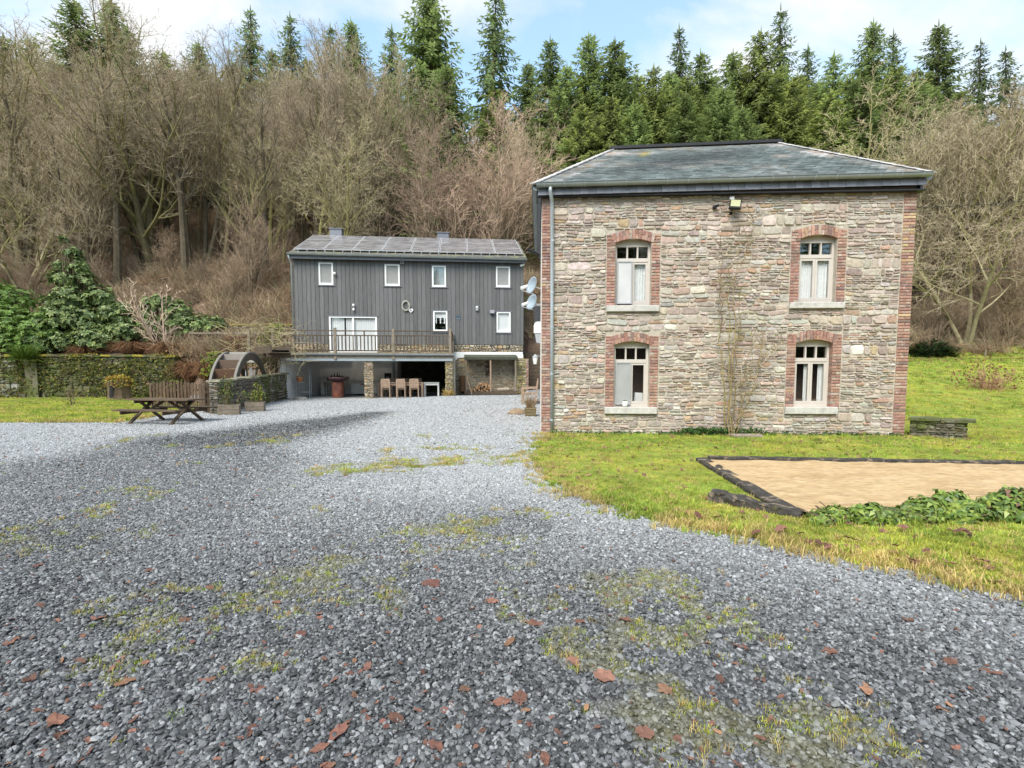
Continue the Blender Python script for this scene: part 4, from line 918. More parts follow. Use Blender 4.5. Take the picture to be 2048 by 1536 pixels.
for (a,b,z) in ((-.37,.1,.78),(-.1,.4,.28)): mb = MB(); mb.bx(a,b,-.17,.17,z,z+.025); mb.build('shelf', K['steel'], t)
t = G2('flower_pot', 'terracotta pot on the plant rack by the white wall', 'pot', .98, -2.6, .86); mb = MB(); mb.lathe([(.12,0),(.17,.2),(.185,.2),(.185,.26),(.15,.26),(.13,.05)],16); mb.build('pot', K['terracotta'], t, smooth=False); mb = MB(); mb.lathe([(.001,.22),(.15,.22)],16); mb.build('soil', K['darkwood'], t)
t = G2('coffee_machine', 'black box appliance on the counter behind the table', 'appliance', 5.0, .4, .855); mb = MB(); mb.cbx(-.18,.18,-.15,.15,0,.42,.02); mb.build('body', K['black'], t); mb = MB(); mb.bx(-.1,.1,-.156,-.151,.08,.22); mb.build('panel', K['grey'], t)
t = G2('wall_shelf', 'pale stone shelf on the wall behind the table', 'shelf', 4.5, .1, .06); mb = MB(); mb.bx(0,.85,.0,.8,.74,.79); mb.build('slab', K['plaster'], t); mb = MB(); mb.bx(.05,.15,.05,.75,0,.739); mb.bx(.7,.8,.05,.75,0,.739); mb.build('support', K['plaster'], t)

# ------------------------------------------------------------------ log store
t = G2('log_store', 'lean-to log store with green roof against the stone wall', 'shelter', 9.45, -1.0, .2)
mb = MB(); mb.extr([(-.08,1.84),(-.05,1.86),(1.0,2.10),(1.0,2.15),(-.03,2.02),(-.1,1.98)],-.05,2.95,'x'); mb.build('roof', K['green_felt'], t)
for x in (.05,1.42,2.83): mb = MB(); mb.tube([(x,0,0),(x+.01,.0,1.0),(x,0,1.9)],[.05,.045,.05],8); mb.build('post', K['teak'] if x == 1.42 else K['oldwood'], t)
mb = MB(); mb.beam((.0,.0,1.87),(2.9,.0,1.87),.06,.08); mb.build('beam', K['darkwood'], t)
mb = MB(); mb.bx(-.05,2.95,-.05,.95,-.12,.06); mb.build('base', K['darkwood'], t)
for k in range(52):
    layer = int(k/15); r_ = U(.045,.075); x = .48+(k%15)*.062+layer*.12+U(-.03,.03); x = min(x,1.35)
    o = tag(thing('firewood_log', 'split brown firewood log heaped in the log store', 'log', gh(9.45+x, -.75+U(-.1,.25), .30+layer*.12+U(-.02,.03)), GHA+R(90)+U(-.5,.5), 'logs heaped in the log store'))
    mb = MB(); L_ = U(.16,.22); c = pick([((.22,.11,.06),2),((.30,.17,.10),2),((.14,.08,.05),2)])
    n = 5; a0 = U(0,6); pr = [(math.cos(a0+i*6.283/n)*r_*U(.8,1.1), math.sin(a0+i*6.283/n)*r_*U(.8,1.1)) for i in range(n)]
    mb.extr(pr,-L_,L_,'x',c); b_ = mb.build('bark', K['log'], o); b_.rotation_euler = (0,U(-.2,.2),0)
    m2 = MB(); 
    for sx in (-L_-.004,L_+.001): m2.extr([(p*.86,q*.86) for p,q in pr],sx,sx+.003,'x',(.42,.26,.14))
    m2.build('cut_end', K['log'], b_)
t = G2('log_round', 'thick upright log leaning in the left end of the log store', 'log', 9.28, -.45, .2); mb = MB(); mb.tube([(0,0,0),(.02,.1,.45),(.0,.22,.9)],[.18,.16,.17],10,col=(.12,.065,.035)); mb.build('bark', K['log'], t); mb = MB(); mb.tube([(0,.22,.901),(0,.223,.915)],.14,10,col=(.3,.18,.1)); mb.build('cut_end', K['log'], t)
t = G2('broom_handle', 'pale wooden pole leaning at the front of log store', 'pole', 9.75, -1.15, .1); mb = MB(); mb.tube([(.05,0,.02),(-.22,.14,1.0)],.022,6); mb.build('shaft', mat('pale wood',(.48,.34,.22)), t); mb = MB(); mb.tube([(.06,-.003,0),(.047,0,.06)],.03,6); mb.build('ferrule', K['grey'], t)
t = G2('cut_log', 'pale cut log lying right in the log store', 'log', 11.6, -.5, .33); mb = MB(); mb.tube([(-.35,0,0),(.35,.05,.02)],.1,10,col=(.36,.30,.24)); mb.build('bark', K['log'], t); mb = MB(); mb.tube([(-.36,0,0),(-.351,0,0)],.09,10,col=(.42,.26,.15)); mb.build('cut_end', K['log'], t)
# board wall in the gap between the houses
t = thing('board_fence', 'dark horizontal board retaining wall between the two houses', 'fence', (.3,31.0,T1(.6,30.6)), 0)
for k in range(12): mb = MB(); mb.bx(0,2.6,-.02+.004*(k%2),.03,0,.2); mb.build('plank', K['darkwood'], t, loc=(0,.02*k,.02+k*.215))
for x in (.05,1.3,2.5): mb = MB(); mb.bx(x,x+.1,.26,.36,-.3,2.7); mb.build('post', K['darkwood'], t)
# ------------------------------------------------------------------ picnic table
t = thing('picnic_table', 'brown wooden picnic table with attached benches on the gravel', 'picnic table', (-9.98,14.75,0), R(-9))
for k in range(5): mb = MB(); y = -.36+k*.145; mb.bx(-1.0,1.0,y,y+.138,.665,.705,None,.002); mb.build('top_plank', K['picnic'], t)
for s in (-1,1):
    for k in range(2): mb = MB(); y = s*.66-.14+k*.142; mb.bx(-1.0,1.0,y,y+.135,.395,.435,None,.002); mb.build('bench_plank', K['picnic'], t)
for x in (-.66,.66):
    for s in (-1,1): mb = MB(); mb.beam((x+.025*s,s*.60,0),(x+.025*s,-s*.28,.66),.045,.10,(1,0,0)); mb.build('leg', K['picnic'], t)
    mb = MB(); mb.bx(x-.075,x-.049,-.80,.80,.30,.394); mb.build('bench_support', K['picnic'], t)
    mb = MB(); mb.bx(x-.08,x-.05,-.34,.34,.58,.664); mb.build('top_support', K['picnic'], t)
for s in (-1,1): mb = MB(); mb.beam((s*.62,0,.33),(s*.08,0,.64),.05,.07); mb.build('brace', K['picnic'], t)
# ------------------------------------------------------------------ mill wall, wheel, flume, fence
WA = Vector((-9.95,17.4,0)); WB = Vector((-11.25,25.6,0)); wd_ = (WB-WA); wl_ = wd_.length; wang = math.atan2(wd_.y, wd_.x)
t = thing('mill_wall', 'low dark rubble stone wall in front of the water wheel', 'wall', WA, wang)
mb = MB(); mb.extr([(0,-.2),(wl_,-.2),(wl_,1.26),(0,1.10)],.03,.32); mb.build('wall_core', K['mosswall'], t)
ss = []
for s_ in rubble(0,wl_,-.05,1.12,band=.15,wr=(.15,.5),pal=DARKPAL,proud=(.02,.06)):
    p_ = [(u,z*(1+.12*u/wl_)) for u,z in s_[0]]; ss.append((p_,s_[1],s_[2],s_[3]))
dark = [s for s in ss if sum(p[0] for p in s[0])/8 < 3.2]; mossy = [s for s in ss if sum(p[0] for p in s[0])/8 >= 3.2]
stones_mesh(dark, lambda u,o_,z:(u,.03-o_,z), 'stonework', mat('dark rubble', attr=True, var=.3, scale=9, bump=.6, blot=((.10,.10,.04),2.5,.55,.7)), t)
stones_mesh(mossy, lambda u,o_,z:(u,.03-o_,z), 'mossy_stonework', K['mosswall'], t)
mb = MB()
for (poly,pr,col,ar) in rubble(.03,.33,-.05,1.09,band=.15,wr=(.15,.4),pal=DARKPAL,proud=(.02,.05)): v,f = stone_geo(poly,pr,lambda u,o_,z:(-o_,u,z)); mb._add(v,f,col)
o = mb.build('end_stonework', K['stone'], t); o['kind'] = 'stuff'
x = -.06
while x < wl_:
    w2 = U(.5,1.1); mb = MB(); z = 1.105+.16*x/wl_; mb.bx(0,w2-.015,-.06,.38,0,.07,(.26,.24,.18),.02); mb.build('capstone', K['stone'] if x < 3 else K['mosswall'], t, loc=(x,0,z)); x += w2
mb = MB(); mb.bx(6.6,7.6,-.03,.02,.12,.5); mb.build('drain_opening', K['black'], t)
for z in (.18,.31,.44): mb = MB(); mb.bx(6.6,7.6,-.06,-.032,z,z+.06); mb.build('drain_slat', K['oldwood'], t)
WR = 2.3
WC = Vector((-11.75,22.2,-.04))
t = thing('water_wheel', 'old mill water wheel with wooden paddles behind the stone wall', 'water wheel', WC, wang-math.pi/2)
def ring(mb, r0, r1, x0, x1, n=48, col=None):
    vs = []; fs = []
    for i in range(n):
        a = 2*math.pi*i/n; c, s = math.cos(a), math.sin(a)
        vs += [(x0,c*r0,s*r0),(x0,c*r1,s*r1),(x1,c*r1,s*r1),(x1,c*r0,s*r0)]
    for i in range(n):
        j = (i+1)%n
        for k in range(4): fs.append((i*4+k, i*4+(k+1)%4, j*4+(k+1)%4, j*4+k))
    mb._add(vs, fs, col)
for x0 in (-.47,.42):
    mb = MB(); ring(mb, WR-.34, WR, x0, x0+.05, col=(.10,.085,.07)); mb.build('rim', K['paddle'], t)
    mb = MB(); ring(mb, WR-.05, WR+.02, x0-.02, x0+.07, col=(.19,.175,.155)); mb.build('iron_band', K['paddle'], t)
NP = 24
for i in range(NP):
    a = 2*math.pi*i/NP+.05; r0, r1 = WR-.30, WR-.005
    lightc = pick([((.27,.25,.21),2),((.22,.20,.17),2)]) if math.sin(a) > .84 else pick([((.17,.10,.065),2),((.21,.13,.085),1),((.13,.085,.06),1)])
    
    mb = MB(); mb.beam((0,math.cos(a+.07)*r0,math.sin(a+.07)*r0),(0,math.cos(a-.02)*r1,math.sin(a-.02)*r1),.03,.836,(1,0,0),lightc)
    # beam builds width along the cross direction: axle axis
    mb.v = [(p[0],p[1],p[2]) for p in mb.v]; mb.build('paddle', K['paddle'], t)
for x0 in (-.40,.35):
    for i in range(8):
        a = 2*math.pi*i/8+.2; mb = MB(); mb.beam((x0,0,0),(x0,math.cos(a)*(WR-.3),math.sin(a)*(WR-.3)),.08,.06,(1,0,0),(.12,.09,.06)); mb.build('spoke', K['paddle'], t)
mb = MB(); mb.tube([(-.9,0,0),(.75,0,0)],.13,12,col=(.10,.07,.05)); mb.build('axle', K['paddle'], t)
mb = MB()
for i in range(16):
    y = U(-.4,1.0); x = U(.3,.42); z0 = U(1.2,1.65); mb.tube([(x,y,z0),(x+U(-.02,.02),y+U(-.03,.03),z0-U(.2,.5)),(x,y+U(-.05,.05),z0-U(.6,.9))],[.012,.008,.004],4)
mb.build('water_drip', K['water'], t)
# flume
t = thing('mill_flume', 'dark wooden trough leading water onto the wheel', 'flume', (-11.35,24.2,2.30), R(128))
mb = MB(); mb.bx(-1.9,1.3,-.40,.40,-.06,-.01,None,.01); mb.build('bottom_board', K['darkwood'], t)
for y in (-.42,.40): mb = MB(); mb.bx(-1.9,1.25,y,y+.06,-.06,.28,None,.012); mb.build('side_board', K['darkwood'], t)
mb = MB(); mb.bx(-1.8,1.28,-.38,.38,.06,.07); mb.build('water_surface', K['black'], t)
for x in (-1.5,-.4): mb = MB(); mb.bx(x,x+.14,-.5,.5,-.25,-.062,None,.01); mb.build('bearer', K['darkwood'], t)
# picket fence
def pickets(label, p, q, n, h0, arch, m_=K['picket'], gap=.115):
    p = Vector(p); q = Vector(q); L_ = (q-p).length; t = thing('picket_fence', label, 'fence', p, math.atan2((q-p).y,(q-p).x))
    for i in range(n):
        s = (i+.5)/n; h = h0+arch*math.sin(math.pi*s)+U(-.015,.015); w2 = L_/n*.31
        mb = MB(); mb.extr([(-w2,0),(w2,0),(w2,h-.07),(0,h),(-w2,h-.07)],-.012,.012); mb.build('picket', m_, t, loc=(s*L_,-.03,.03))
    for z in (.25,.70): mb = MB(); mb.bx(0,L_,-.015,.03,z,z+.08); mb.build('rail', m_, t)
    for x in (.02,L_/2,L_-.08): mb = MB(); mb.bx(x,x+.09,.032,.12,-.1,h0+.05); mb.build('post', m_, t)
    return t
pickets('brown wooden picket fence behind the picnic table', (-14.1,19.9,0), (-11.85,19.55,0), 15, .92, .16)
pickets('narrow brown picket gate between fence and stone wall', (-11.35,18.7,0), (-10.62,17.75,0), 6, 1.02, 0)
# planters against the mill wall
def planter(label, loc, rz, L_, col_plant, hp, n):
    t = thing('wooden_planter', label, 'planter', loc, rz)
    for s in (-1,1):
        for k in range(2): mb = MB(); mb.bx(-L_/2,L_/2,s*.2-.015,s*.2+.015,.03+k*.17,.19+k*.17,None,.003); mb.build('side_plank', K['oldwood'], t)
        mb = MB(); mb.bx(s*L_/2-.02+(.0 if s<0 else -.012),s*L_/2+.02+(.012 if s<0 else 0),-.184,.184,.03,.36); mb.build('end_plank', K['oldwood'], t)
    mb = MB(); mb.bx(-L_/2+.05,L_/2-.05,-.18,.18,.05,.32); mb.build('soil', K['darkwood'], t)
    mb = MB(); tw = MB()
    for i in range(9):
        x = U(-L_*.35,L_*.35); y = U(-.1,.1); b = (x+U(-.2,.2),y+U(-.2,.15),.32+hp*U(.4,1)); tw.tube([(x,y,.3),((x+b[0])/2+U(-.05,.05),(y+b[1])/2,.32+hp*.3),b],[.012,.009,.004],4,col=(.16,.12,.06))
        for j in range(n):
            f_ = U(.2,1); c = Vector((x,y,.32)).lerp(Vector(b),f_)+Vector((U(-.12,.12),U(-.12,.12),U(-.1,.1))); leafq(mb, c, U(.05,.09), pick(col_plant))
    tw.build('stem', K['twig'], t); mb.build('foliage', K['leafm'], t); return t
def leafq(mb, c, s, col, up=.5):
    d = Vector((U(-1,1),U(-1,1),U(-.5,1))).normalized(); n = Vector((U(-1,1),U(-1,1),U(-.2,1)+up)).normalized(); sd = d.cross(n)
    if sd.length < .1: return
    sd = sd.normalized()*s*.38
    mb._add([c, c+d*s*.5+sd, c+d*s, c+d*s*.5-sd], [(0,1,2,3)], col)
YG = [((.22,.26,.05),3),((.14,.20,.04),3),((.30,.28,.05),2)]
p1 = WA.lerp(WB,.0)+Vector((.95,-.15,0)); 
planter('left wooden planter box with dark green plant at the stone wall', (-9.50,17.15,0), wang-R(90)+R(14), .62, [((.08,.13,.03),3),((.16,.20,.04),2),((.25,.24,.05),1)], 1.05, 22)
planter('right wooden planter box with yellow-green plant at the stone wall', (-9.30,18.5,0), wang-R(90)+R(10), .60, YG, .75, 26)
# mossy stump
t = thing('tree_stump', 'hollow tree stump topped with orange moss on the lawn', 'stump', (-19.2,25.0,.03))
mb = MB(); pr = []
n = 18; vs = []; fs = []
for k,(r_,z) in enumerate(((.50,0),(.46,.25),(.44,.6),(.47,.92))):
    for i in range(n): a = 6.283*i/n; q = r_*(1+.10*math.sin(3*a+k*.4)+.05*math.sin(7*a)); vs.append((q*math.cos(a),q*math.sin(a),z))
for k in range(3):
    for i in range(n): fs.append((k*n+i,k*n+(i+1)%n,(k+1)*n+(i+1)%n,(k+1)*n+i))
fs.append(tuple(3*n+i for i in range(n))); mb._add(vs,fs,(.12,.085,.055)); mb.build('trunk', K['bark'], t)
mb = MB(); mb.extr([(-.10,.02),(.08,.02),(.10,.6),(-.05,.7)],-.52,-.3); mb.build('hollow', K['black'], t)
mb = MB()
for i in range(900):
    a = U(0,6.28); r_ = .58*math.sqrt(U(0,1)); z = .95+.18*(1-(r_/.58)**2)+U(-.03,.06)-(.35*U(0,1) if r_>.48 else 0); leafq(mb, Vector((r_*math.cos(a),r_*math.sin(a),z)), U(.06,.12), pick([((.42,.24,.05),2),((.40,.33,.06),3),((.26,.26,.05),2),((.36,.14,.05),1)]))
mb.build('moss', K['leafm'], t)
# bench and basket by the side wall of the stone house
t = thing('garden_bench', 'slatted teak bench seen end-on beside the stone house', 'bench', (.72,21.4,T1(.72,21.4)), R(-3))
for y in (-.65,.65):
    mb = MB(); mb.beam((-.28,y,0),(-.28,y,.66),.06,.06); mb.build('leg', K['teak'], t); mb = MB(); mb.beam((.24,y,0),(.36,y,1.02),.06,.06); mb.build('leg', K['teak'], t)
    mb = MB(); mb.beam((-.33,y,.66),(.3,y,.68),.07,.04); mb.build('armrest', K['teak'], t)
for k in range(7): mb = MB(); x = -.27+k*.08; mb.bx(x,x+.06,-.68,.68,.42,.45); mb.build('seat_slat', K['teak'], t)
mb = MB(); mb.bx(-.3,-.25,-.62,.62,.34,.42); mb.build('front_rail', K['teak'], t)
for k in range(9): mb = MB(); y = -.55+k*.137; mb.beam((.285,y,.45),(.355,y,.98),.05,.02,(1,0,0)); mb.build('back_slat', K['teak'], t)
mb = MB(); mb.beam((.36,-.68,1.0),(.36,.68,1.0),.04,.07); mb.build('top_rail', K['teak'], t)
t = thing('wicker_planter', 'square wicker basket with dry grass by the house corner', 'planter', (.60,16.6,0), R(-3))
mb = MB(); mb.extr([(-.16,0),(.16,0),(.19,.30),(-.19,.30)],-.16,.16); mb.build('basket', mat('wicker',(.17,.13,.07),scale=40,var=.5,bump=1,bscale=60), t)
for k in range(6):
    mb = MB(); z = .025+k*.05; q = .165+.03*z/.3; mb.tube([(-q,-.17,z),(q,-.17,z),(q,.17,z),(-q,.17,z)],.012,5,close=True); mb.build('weave', mat('wicker strand',(.24,.19,.10)) if k == 0 else bpy.data.materials['wicker strand'], t)
mb = MB()
for i in range(120): a = U(0,6.28); l = U(.3,.85); b = Vector((U(-.12,.12),U(-.12,.12),.28)); e = b+Vector((math.cos(a)*l*.45+(.0),math.sin(a)*l*.4,l*U(.3,.9))); mb.tube([b,(b+e)/2+Vector((0,0,.1)),e],[.006,.005,.002],3,col=pick([((.42,.30,.18),1),((.34,.24,.14),1)]))
mb.build('dry_grass', K['leafm'], t)
t = thing('straw_basket', 'tan straw mat heap left of the wicker basket', 'basket', (.18,17.4,0)); mb = MB(); mb.lathe([(.30,0),(.32,.05),(.24,.16),(.1,.2),(.02,.2)],14,col=(.36,.26,.17)); mb.build('heap', K['leafm'], t); mb = MB()
for i in range(90): a = U(0,6.28); mb.tube([(math.cos(a)*.1,math.sin(a)*.1,.2),(math.cos(a)*.36,math.sin(a)*.36,.03)],.006,3,col=pick([((.42,.30,.18),1),((.3,.2,.12),1)]))
mb.build('straw', K['leafm'], t)
# overhead cables to the right corner of the stone house
for (lab, p, q, sag) in (('upper black cable running from stone house eaves to the right', sh(LW+.1,.5,5.35), (24,16,8.6), .5), ('lower black cable running from stone house corner to the right', sh(LW+.1,.5,3.9), (26,17,6.6), .5)):
    p = Vector(p); q = Vector(q); mb = MB(); mb.tube([p.lerp(q,i/20)-Vector((0,0,sag*4*(i/20)*(1-i/20))) for i in range(21)],.007,5); o = mb.build('overhead_cable', K['black']); tag(o, lab, 'cable')
# marker posts at the far edge of lawn
for (px, y, lab) in ((24.6,31,'thin pale stake beside the dark evergreen at the wood edge'),(28.9,31.4,'thin pale stake at far right edge of the lawn')):
    mb = MB(); mb.beam((px,y,T1(px,y)-.1),(px+.02,y,T1(px,y)+.5),.06,.06); mb.beam((px+.02,y,T1(px,y)+.5),(px+.02,y,T1(px,y)+.54),.06,.06,w2=.01,h2=.01); tag(mb.build('marker_post', K['oldwood']), lab, 'post')
# post and rail fence on the terrace left of the grey house
t = thing('rail_fence', 'old mossy post and rail fence on the terrace left of deck', 'fence', (-17.6,28.3,T1(-17.6,28.3)), R(4))
for k in range(5): mb = MB(); x = k*1.35; mb.bx(x,x+.11,0,.11,-.3,1.05,None,.01); mb.build('post', K['oldwood'], t)
for z in (.40,.86): mb = MB(); mb.bx(-.1,5.5,-.04,-.004,z,z+.11,None,.01); mb.build('rail', K['oldwood'], t)
mb = MB(); 
t = thing('terrace_wall', 'mossy yellow-topped dry wall on the terrace beside grey house', 'wall', (-18.0,30.6,T1(-18,30.2)-.2), R(3))
mb = MB(); mb.bx(0,6.0,.02,.5,-.4,1.05); mb.build('wall_core', K['mosswall'], t)
stones_mesh(rubble(0,6.0,-.3,1.05,band=.2,wr=(.2,.6),pal=MOSSPAL,proud=(.02,.06)), lambda u,o_,z:(u,.02-o_,z), 'stonework', K['mosswall'], t)
mb = MB(); mb.bx(-.05,6.05,-.06,.55,1.052,1.15,None,.02); mb.build('moss_cap', mat('yellow moss',(.27,.22,.04),rough=1,var=.4,scale=5,bump=1,bscale=20), t)
# ------------------------------------------------------------------ mossy retaining wall on the left
t = thing('retaining_wall', 'long mossy stone retaining wall at the back of left lawn', 'wall', (-36,26.5,0))
mb = MB(); mb.bx(0,18.6,.03,.6,-.2,2.15); mb.build('wall_core', K['mosswall'], t)
stones_mesh(rubble(0,10.5,-.05,2.1,band=.24,wr=(.25,.7),pal=DARKPAL+[((.30,.29,.26),3)],proud=(.02,.08)), lambda u,o_,z:(u,.03-o_,z), 'stonework', mat('grey mossy stones', attr=True, var=.35, scale=4, bump=.8, blot=[((.085,.10,.03),1.1,.46,.62)]), t)
stones_mesh(rubble(10.5,18.6,-.05,2.1,band=.24,wr=(.25,.7),pal=MOSSPAL,proud=(.02,.10)), lambda u,o_,z:(u,.03-o_,z), 'mossy_stonework', K['mosswall'], t)
for i in range(34):
    x = i*.55; mb = MB(); mb.bx(0,.54,-.1,.6,0,.10,None,.02); mb.build('capstone', K['mosswall'] if i%3 else bpy.data.materials['yellow moss'], t, loc=(x,0,2.13+U(-.02,.04)))
mb = MB()
for i in range(9500):
    x = U(0,18.6); z = U(.0,2.25); dn = float(vn(x*.8+4,z*1.3+2))
    if rng.random() > (dn-.36)*4.2+(.35 if x > 10.5 else -.1): continue
    leafq(mb, Vector((x,-.04-U(0,.12),z)), U(.06,.16), pick([((.16,.17,.04),3),((.11,.13,.035),3),((.26,.22,.05),1.4),((.20,.13,.07),1)]), -.2)
for i in range(1500):
    x = U(0,18.6)
    if float(vn(x*.6,7.7)) > .47: leafq(mb, Vector((x,U(-.15,.4),2.24+U(-.06,.07))), U(.05,.11), pick([((.38,.30,.05),3),((.30,.27,.05),2),((.22,.22,.05),2)]))
o = mb.build('moss', K['leafm'], t); o['kind'] = 'stuff'
mb = MB(); mb.bx(11.0,11.6,-.16,.02,0,2.0,None,.04); mb.build('buttress', K['mosswall'], t)
# loose white stones by porch
for k,(x,y) in enumerate(((1.05,-3.75),(1.4,-3.6),(1.3,-3.95))):
    mb = MB(); mb.bx(-.22,.22,-.14,.14,0,.13,(.5,.46,.40),.04); o = mb.build('loose_stone', K['stone'], None, loc=gh(x,y,.02), rz=U(0,3)); tag(o, ('flat pale stone nearest the white porch wall','upper pale loose stone in front of the plant rack','lower pale loose stone on the gravel before the porch')[k], 'stone')
# ------------------------------------------------------------------ tree builders
def rotdir(d, ang, az):
    x = d.orthogonal().normalized(); y = d.cross(x); return (d*math.cos(ang)+(x*math.cos(az)+y*math.sin(az))*math.sin(ang)).normalized()
def bare_tree(seed, height=14., r0=.22, stems=1, start=.3, n=(13,7,6,4), ang=(48,42,40,45), ratio=(.5,.48,.5,.6), up=.10, wob=.16,
              tc=(.15,.12,.08), bc=(.20,.165,.10), wc=(.28,.215,.165), tw=.011, lean=.05, moss=None, droop=0., fill=1.):
    rg = random.Random(seed); u_ = rg.uniform; tm = MB(); cm = MB()
    def grow(p, d, L_, r, lvl):
        ns = (9,6,4,3,2)[lvl]; pts = [p]; rs = [r]; dd = d.copy()
        for i in range(ns):
            t = (i+1)/ns
            tro = up*(1 if lvl < 4 else .4)
            dd = (dd+Vector((u_(-1,1),u_(-1,1),u_(-1,1)))*wob*(1 if lvl else .45)+Vector((0,0,tro-(droop*t if lvl >= 2 else 0)))).normalized()
            pts.append(pts[-1]+dd*L_/ns); rs.append(r*(1-.78*t**(.9 if lvl else 1.15))+(.0 if lvl < 3 else 0))
        k = (.8+.4*rg.random()); base = (tc,bc,bc,wc,wc)[lvl]
        col = tuple(x*k for x in base)
        if moss and lvl in (0,1,2) and rg.random() < moss: col = (.185*k,.17*k,.065*k)
        (tm if lvl < 2 else cm).tube(pts, rs, (8,6,4,3,3)[lvl], False, col)
        if lvl >= len(n): return
        N = max(2, int(n[lvl]*fill*u_(.8,1.2))); az = u_(0,6.28)
        for c in range(N):
            s0 = start if lvl == 0 else .18
            t = s0+(1-s0)*((c+u_(0,.9))/N); i = min(int(t*ns), ns-1); f = t*ns-i
            q = pts[i].lerp(pts[i+1], f); dl = (pts[i+1]-pts[i]).normalized(); az += 2.4+u_(-.5,.5)
            an = R(ang[lvl])*u_(.7,1.25)*(1-.35*t if lvl == 0 else 1)
            L2 = L_*ratio[lvl]*u_(.65,1.2)*(1.25-.75*t if lvl == 0 else 1.1-.45*t); r2 = min(r*(1-.75*t)*.62, rs[i]*.8)
            grow(q, rotdir(dl, an, az), L2, max(r2, tw*(1.0 if lvl >= 2 else 1.5)), lvl+1)
    for s in range(stems):
        d = Vector((u_(-1,1),u_(-1,1),0)); d = (Vector((0,0,1))+d*(lean if stems == 1 else lean+.22)).normalized()
        grow(Vector((u_(-.12,.12)*(stems > 1),u_(-.12,.12)*(stems > 1),-.3)), d, height*(1 if s == 0 else u_(.7,.97))*.93, r0*(1 if stems == 1 else .75), 0)
    zt_ = max(p[2] for p in tm.v+cm.v); return tm, cm, zt_
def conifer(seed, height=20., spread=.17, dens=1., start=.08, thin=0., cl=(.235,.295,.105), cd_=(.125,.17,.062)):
    rg = random.Random(seed); u_ = rg.uniform; tm = MB(); cm = MB()
    tm.tube([(0,0,-.5),(u_(-.1,.1),u_(-.1,.1),height*.5),(0,0,height)],[.25,.15,.02],7,False,(.11,.085,.06))
    z = height*start; az = u_(0,6)
    while z < height*.985:
        t = z/height; Lb = height*spread*(1-t)**.78*(.55+.45*min(1,(t-start)*5+.4))+.18; nb = 7 if t < .85 else 6
        for b in range(nb):
            az += 6.283/nb+u_(-.25,.25)
            if rg.random() < .08+thin: continue
            L_ = Lb*u_(.7,1.2); el = R(u_(-14,8)+26*max(0,t-.55)*2)
            d = Vector((math.cos(az)*math.cos(el),math.sin(az)*math.cos(el),math.sin(el))); side = Vector((-math.sin(az),math.cos(az),0))
            p0 = Vector((0,0,z)); ns = 5; pts = []
            for i in range(ns+1): s = i/ns; pts.append(p0+d*L_*s+Vector((0,0,-L_*.22*s*s+L_*.12*s**3)))
            tm.tube([pts[0],pts[2],pts[4]],[.03,.018,.006],3,False,(.10,.085,.06))
            m_ = max(3,int(L_/.20*dens))
            for k in range(m_):
                s = (k+u_(.1,.9))/m_*.96+.04
                if s < .12 and L_ > 1.2: continue
                i = min(int(s*ns),ns-1); q = pts[i].lerp(pts[i+1],s*ns-i); bl = (.24+.50*(1-s)*min(1,L_*.4))*u_(.75,1.3)
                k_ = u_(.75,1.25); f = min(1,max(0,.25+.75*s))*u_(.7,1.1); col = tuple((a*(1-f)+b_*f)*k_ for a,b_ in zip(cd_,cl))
                for sg in (-1,1):
                    e = q+(side*sg*u_(.7,1)+d*u_(.35,.8)).normalized()*bl+Vector((0,0,-bl*u_(.25,.75))); wv = (d*.5+Vector((0,0,-.35*u_(0,1.6)))).normalized()*bl*.30
                    mid = (q+e)/2+Vector((0,0,bl*.10))
                    cm._add([q, mid-wv*.8, e, mid+wv*.8], [(0,1,2,3)], col)
                if k % 2 == 0:
                    e = q+Vector((u_(-.1,.1),u_(-.1,.1),-bl*u_(.7,1.2)))+d*bl*.3; cm._add([q, q.lerp(e,.5)+side*bl*.2, e, q.lerp(e,.5)-side*bl*.2],[(0,1,2,3)],tuple(x*.8 for x in col))
            e = pts[-1]; cm._add([e-d*.25, e+side*.09-d*.08, e+d*.22, e-side*.09-d*.08],[(0,1,2,3)],tuple(x*1.1 for x in cl))
        z += (.34+.028*(1-t)*height*.5/2)/max(.7,dens)*u_(.75,1.2)
    cm._add([(-.08,0,height-.3),(0,0,height+.5),(.08,0,height-.3)],[(0,1,2)],cl); cm._add([(0,-.08,height-.3),(0,0,height+.5),(0,.08,height-.3)],[(0,1,2)],cl)
    return tm, cm, height+.4
TPL = {}
def template(key, tmcm, mats):
    tm, cm, h = tmcm
    def me(mb, nm, m_):
        me_ = bpy.data.meshes.new(nm); me_.from_pydata(mb.v, [], mb.f); at = me_.color_attributes.new('col','FLOAT_COLOR','POINT')
        at.data.foreach_set('color', np.array([(*c,1.) for c in mb.c],'f').ravel()); me_.materials.append(m_); return me_
    TPL[key] = (me(tm,'trunk',mats[0]), me(cm,'crown',mats[1]), h)
BT_ = (K['bark'], K['twig'])
CN_ = (K['bark'], K['needle'])
template('oak', bare_tree(3, 15, .34, 3, .22, (12,8,6,5), up=.07, moss=.3, tc=(.10,.085,.045), bc=(.15,.135,.06), wc=(.25,.205,.14), tw=.012), BT_)
template('tall', bare_tree(8, 16, .24, 1, .38, (12,7,6,4), (46,42,42,45), up=.08, moss=.3, tc=(.16,.125,.07), bc=(.20,.175,.08), wc=(.29,.235,.16)), BT_)
template('pole', bare_tree(17, 17, .25, 1, .42, (13,7,6,5), (44,42,42,45), (.36,.5,.5,.6), up=.10, wob=.15, moss=.12, tc=(.075,.06,.04), bc=(.12,.098,.065), wc=(.27,.215,.15), tw=.010, lean=.04), BT_)
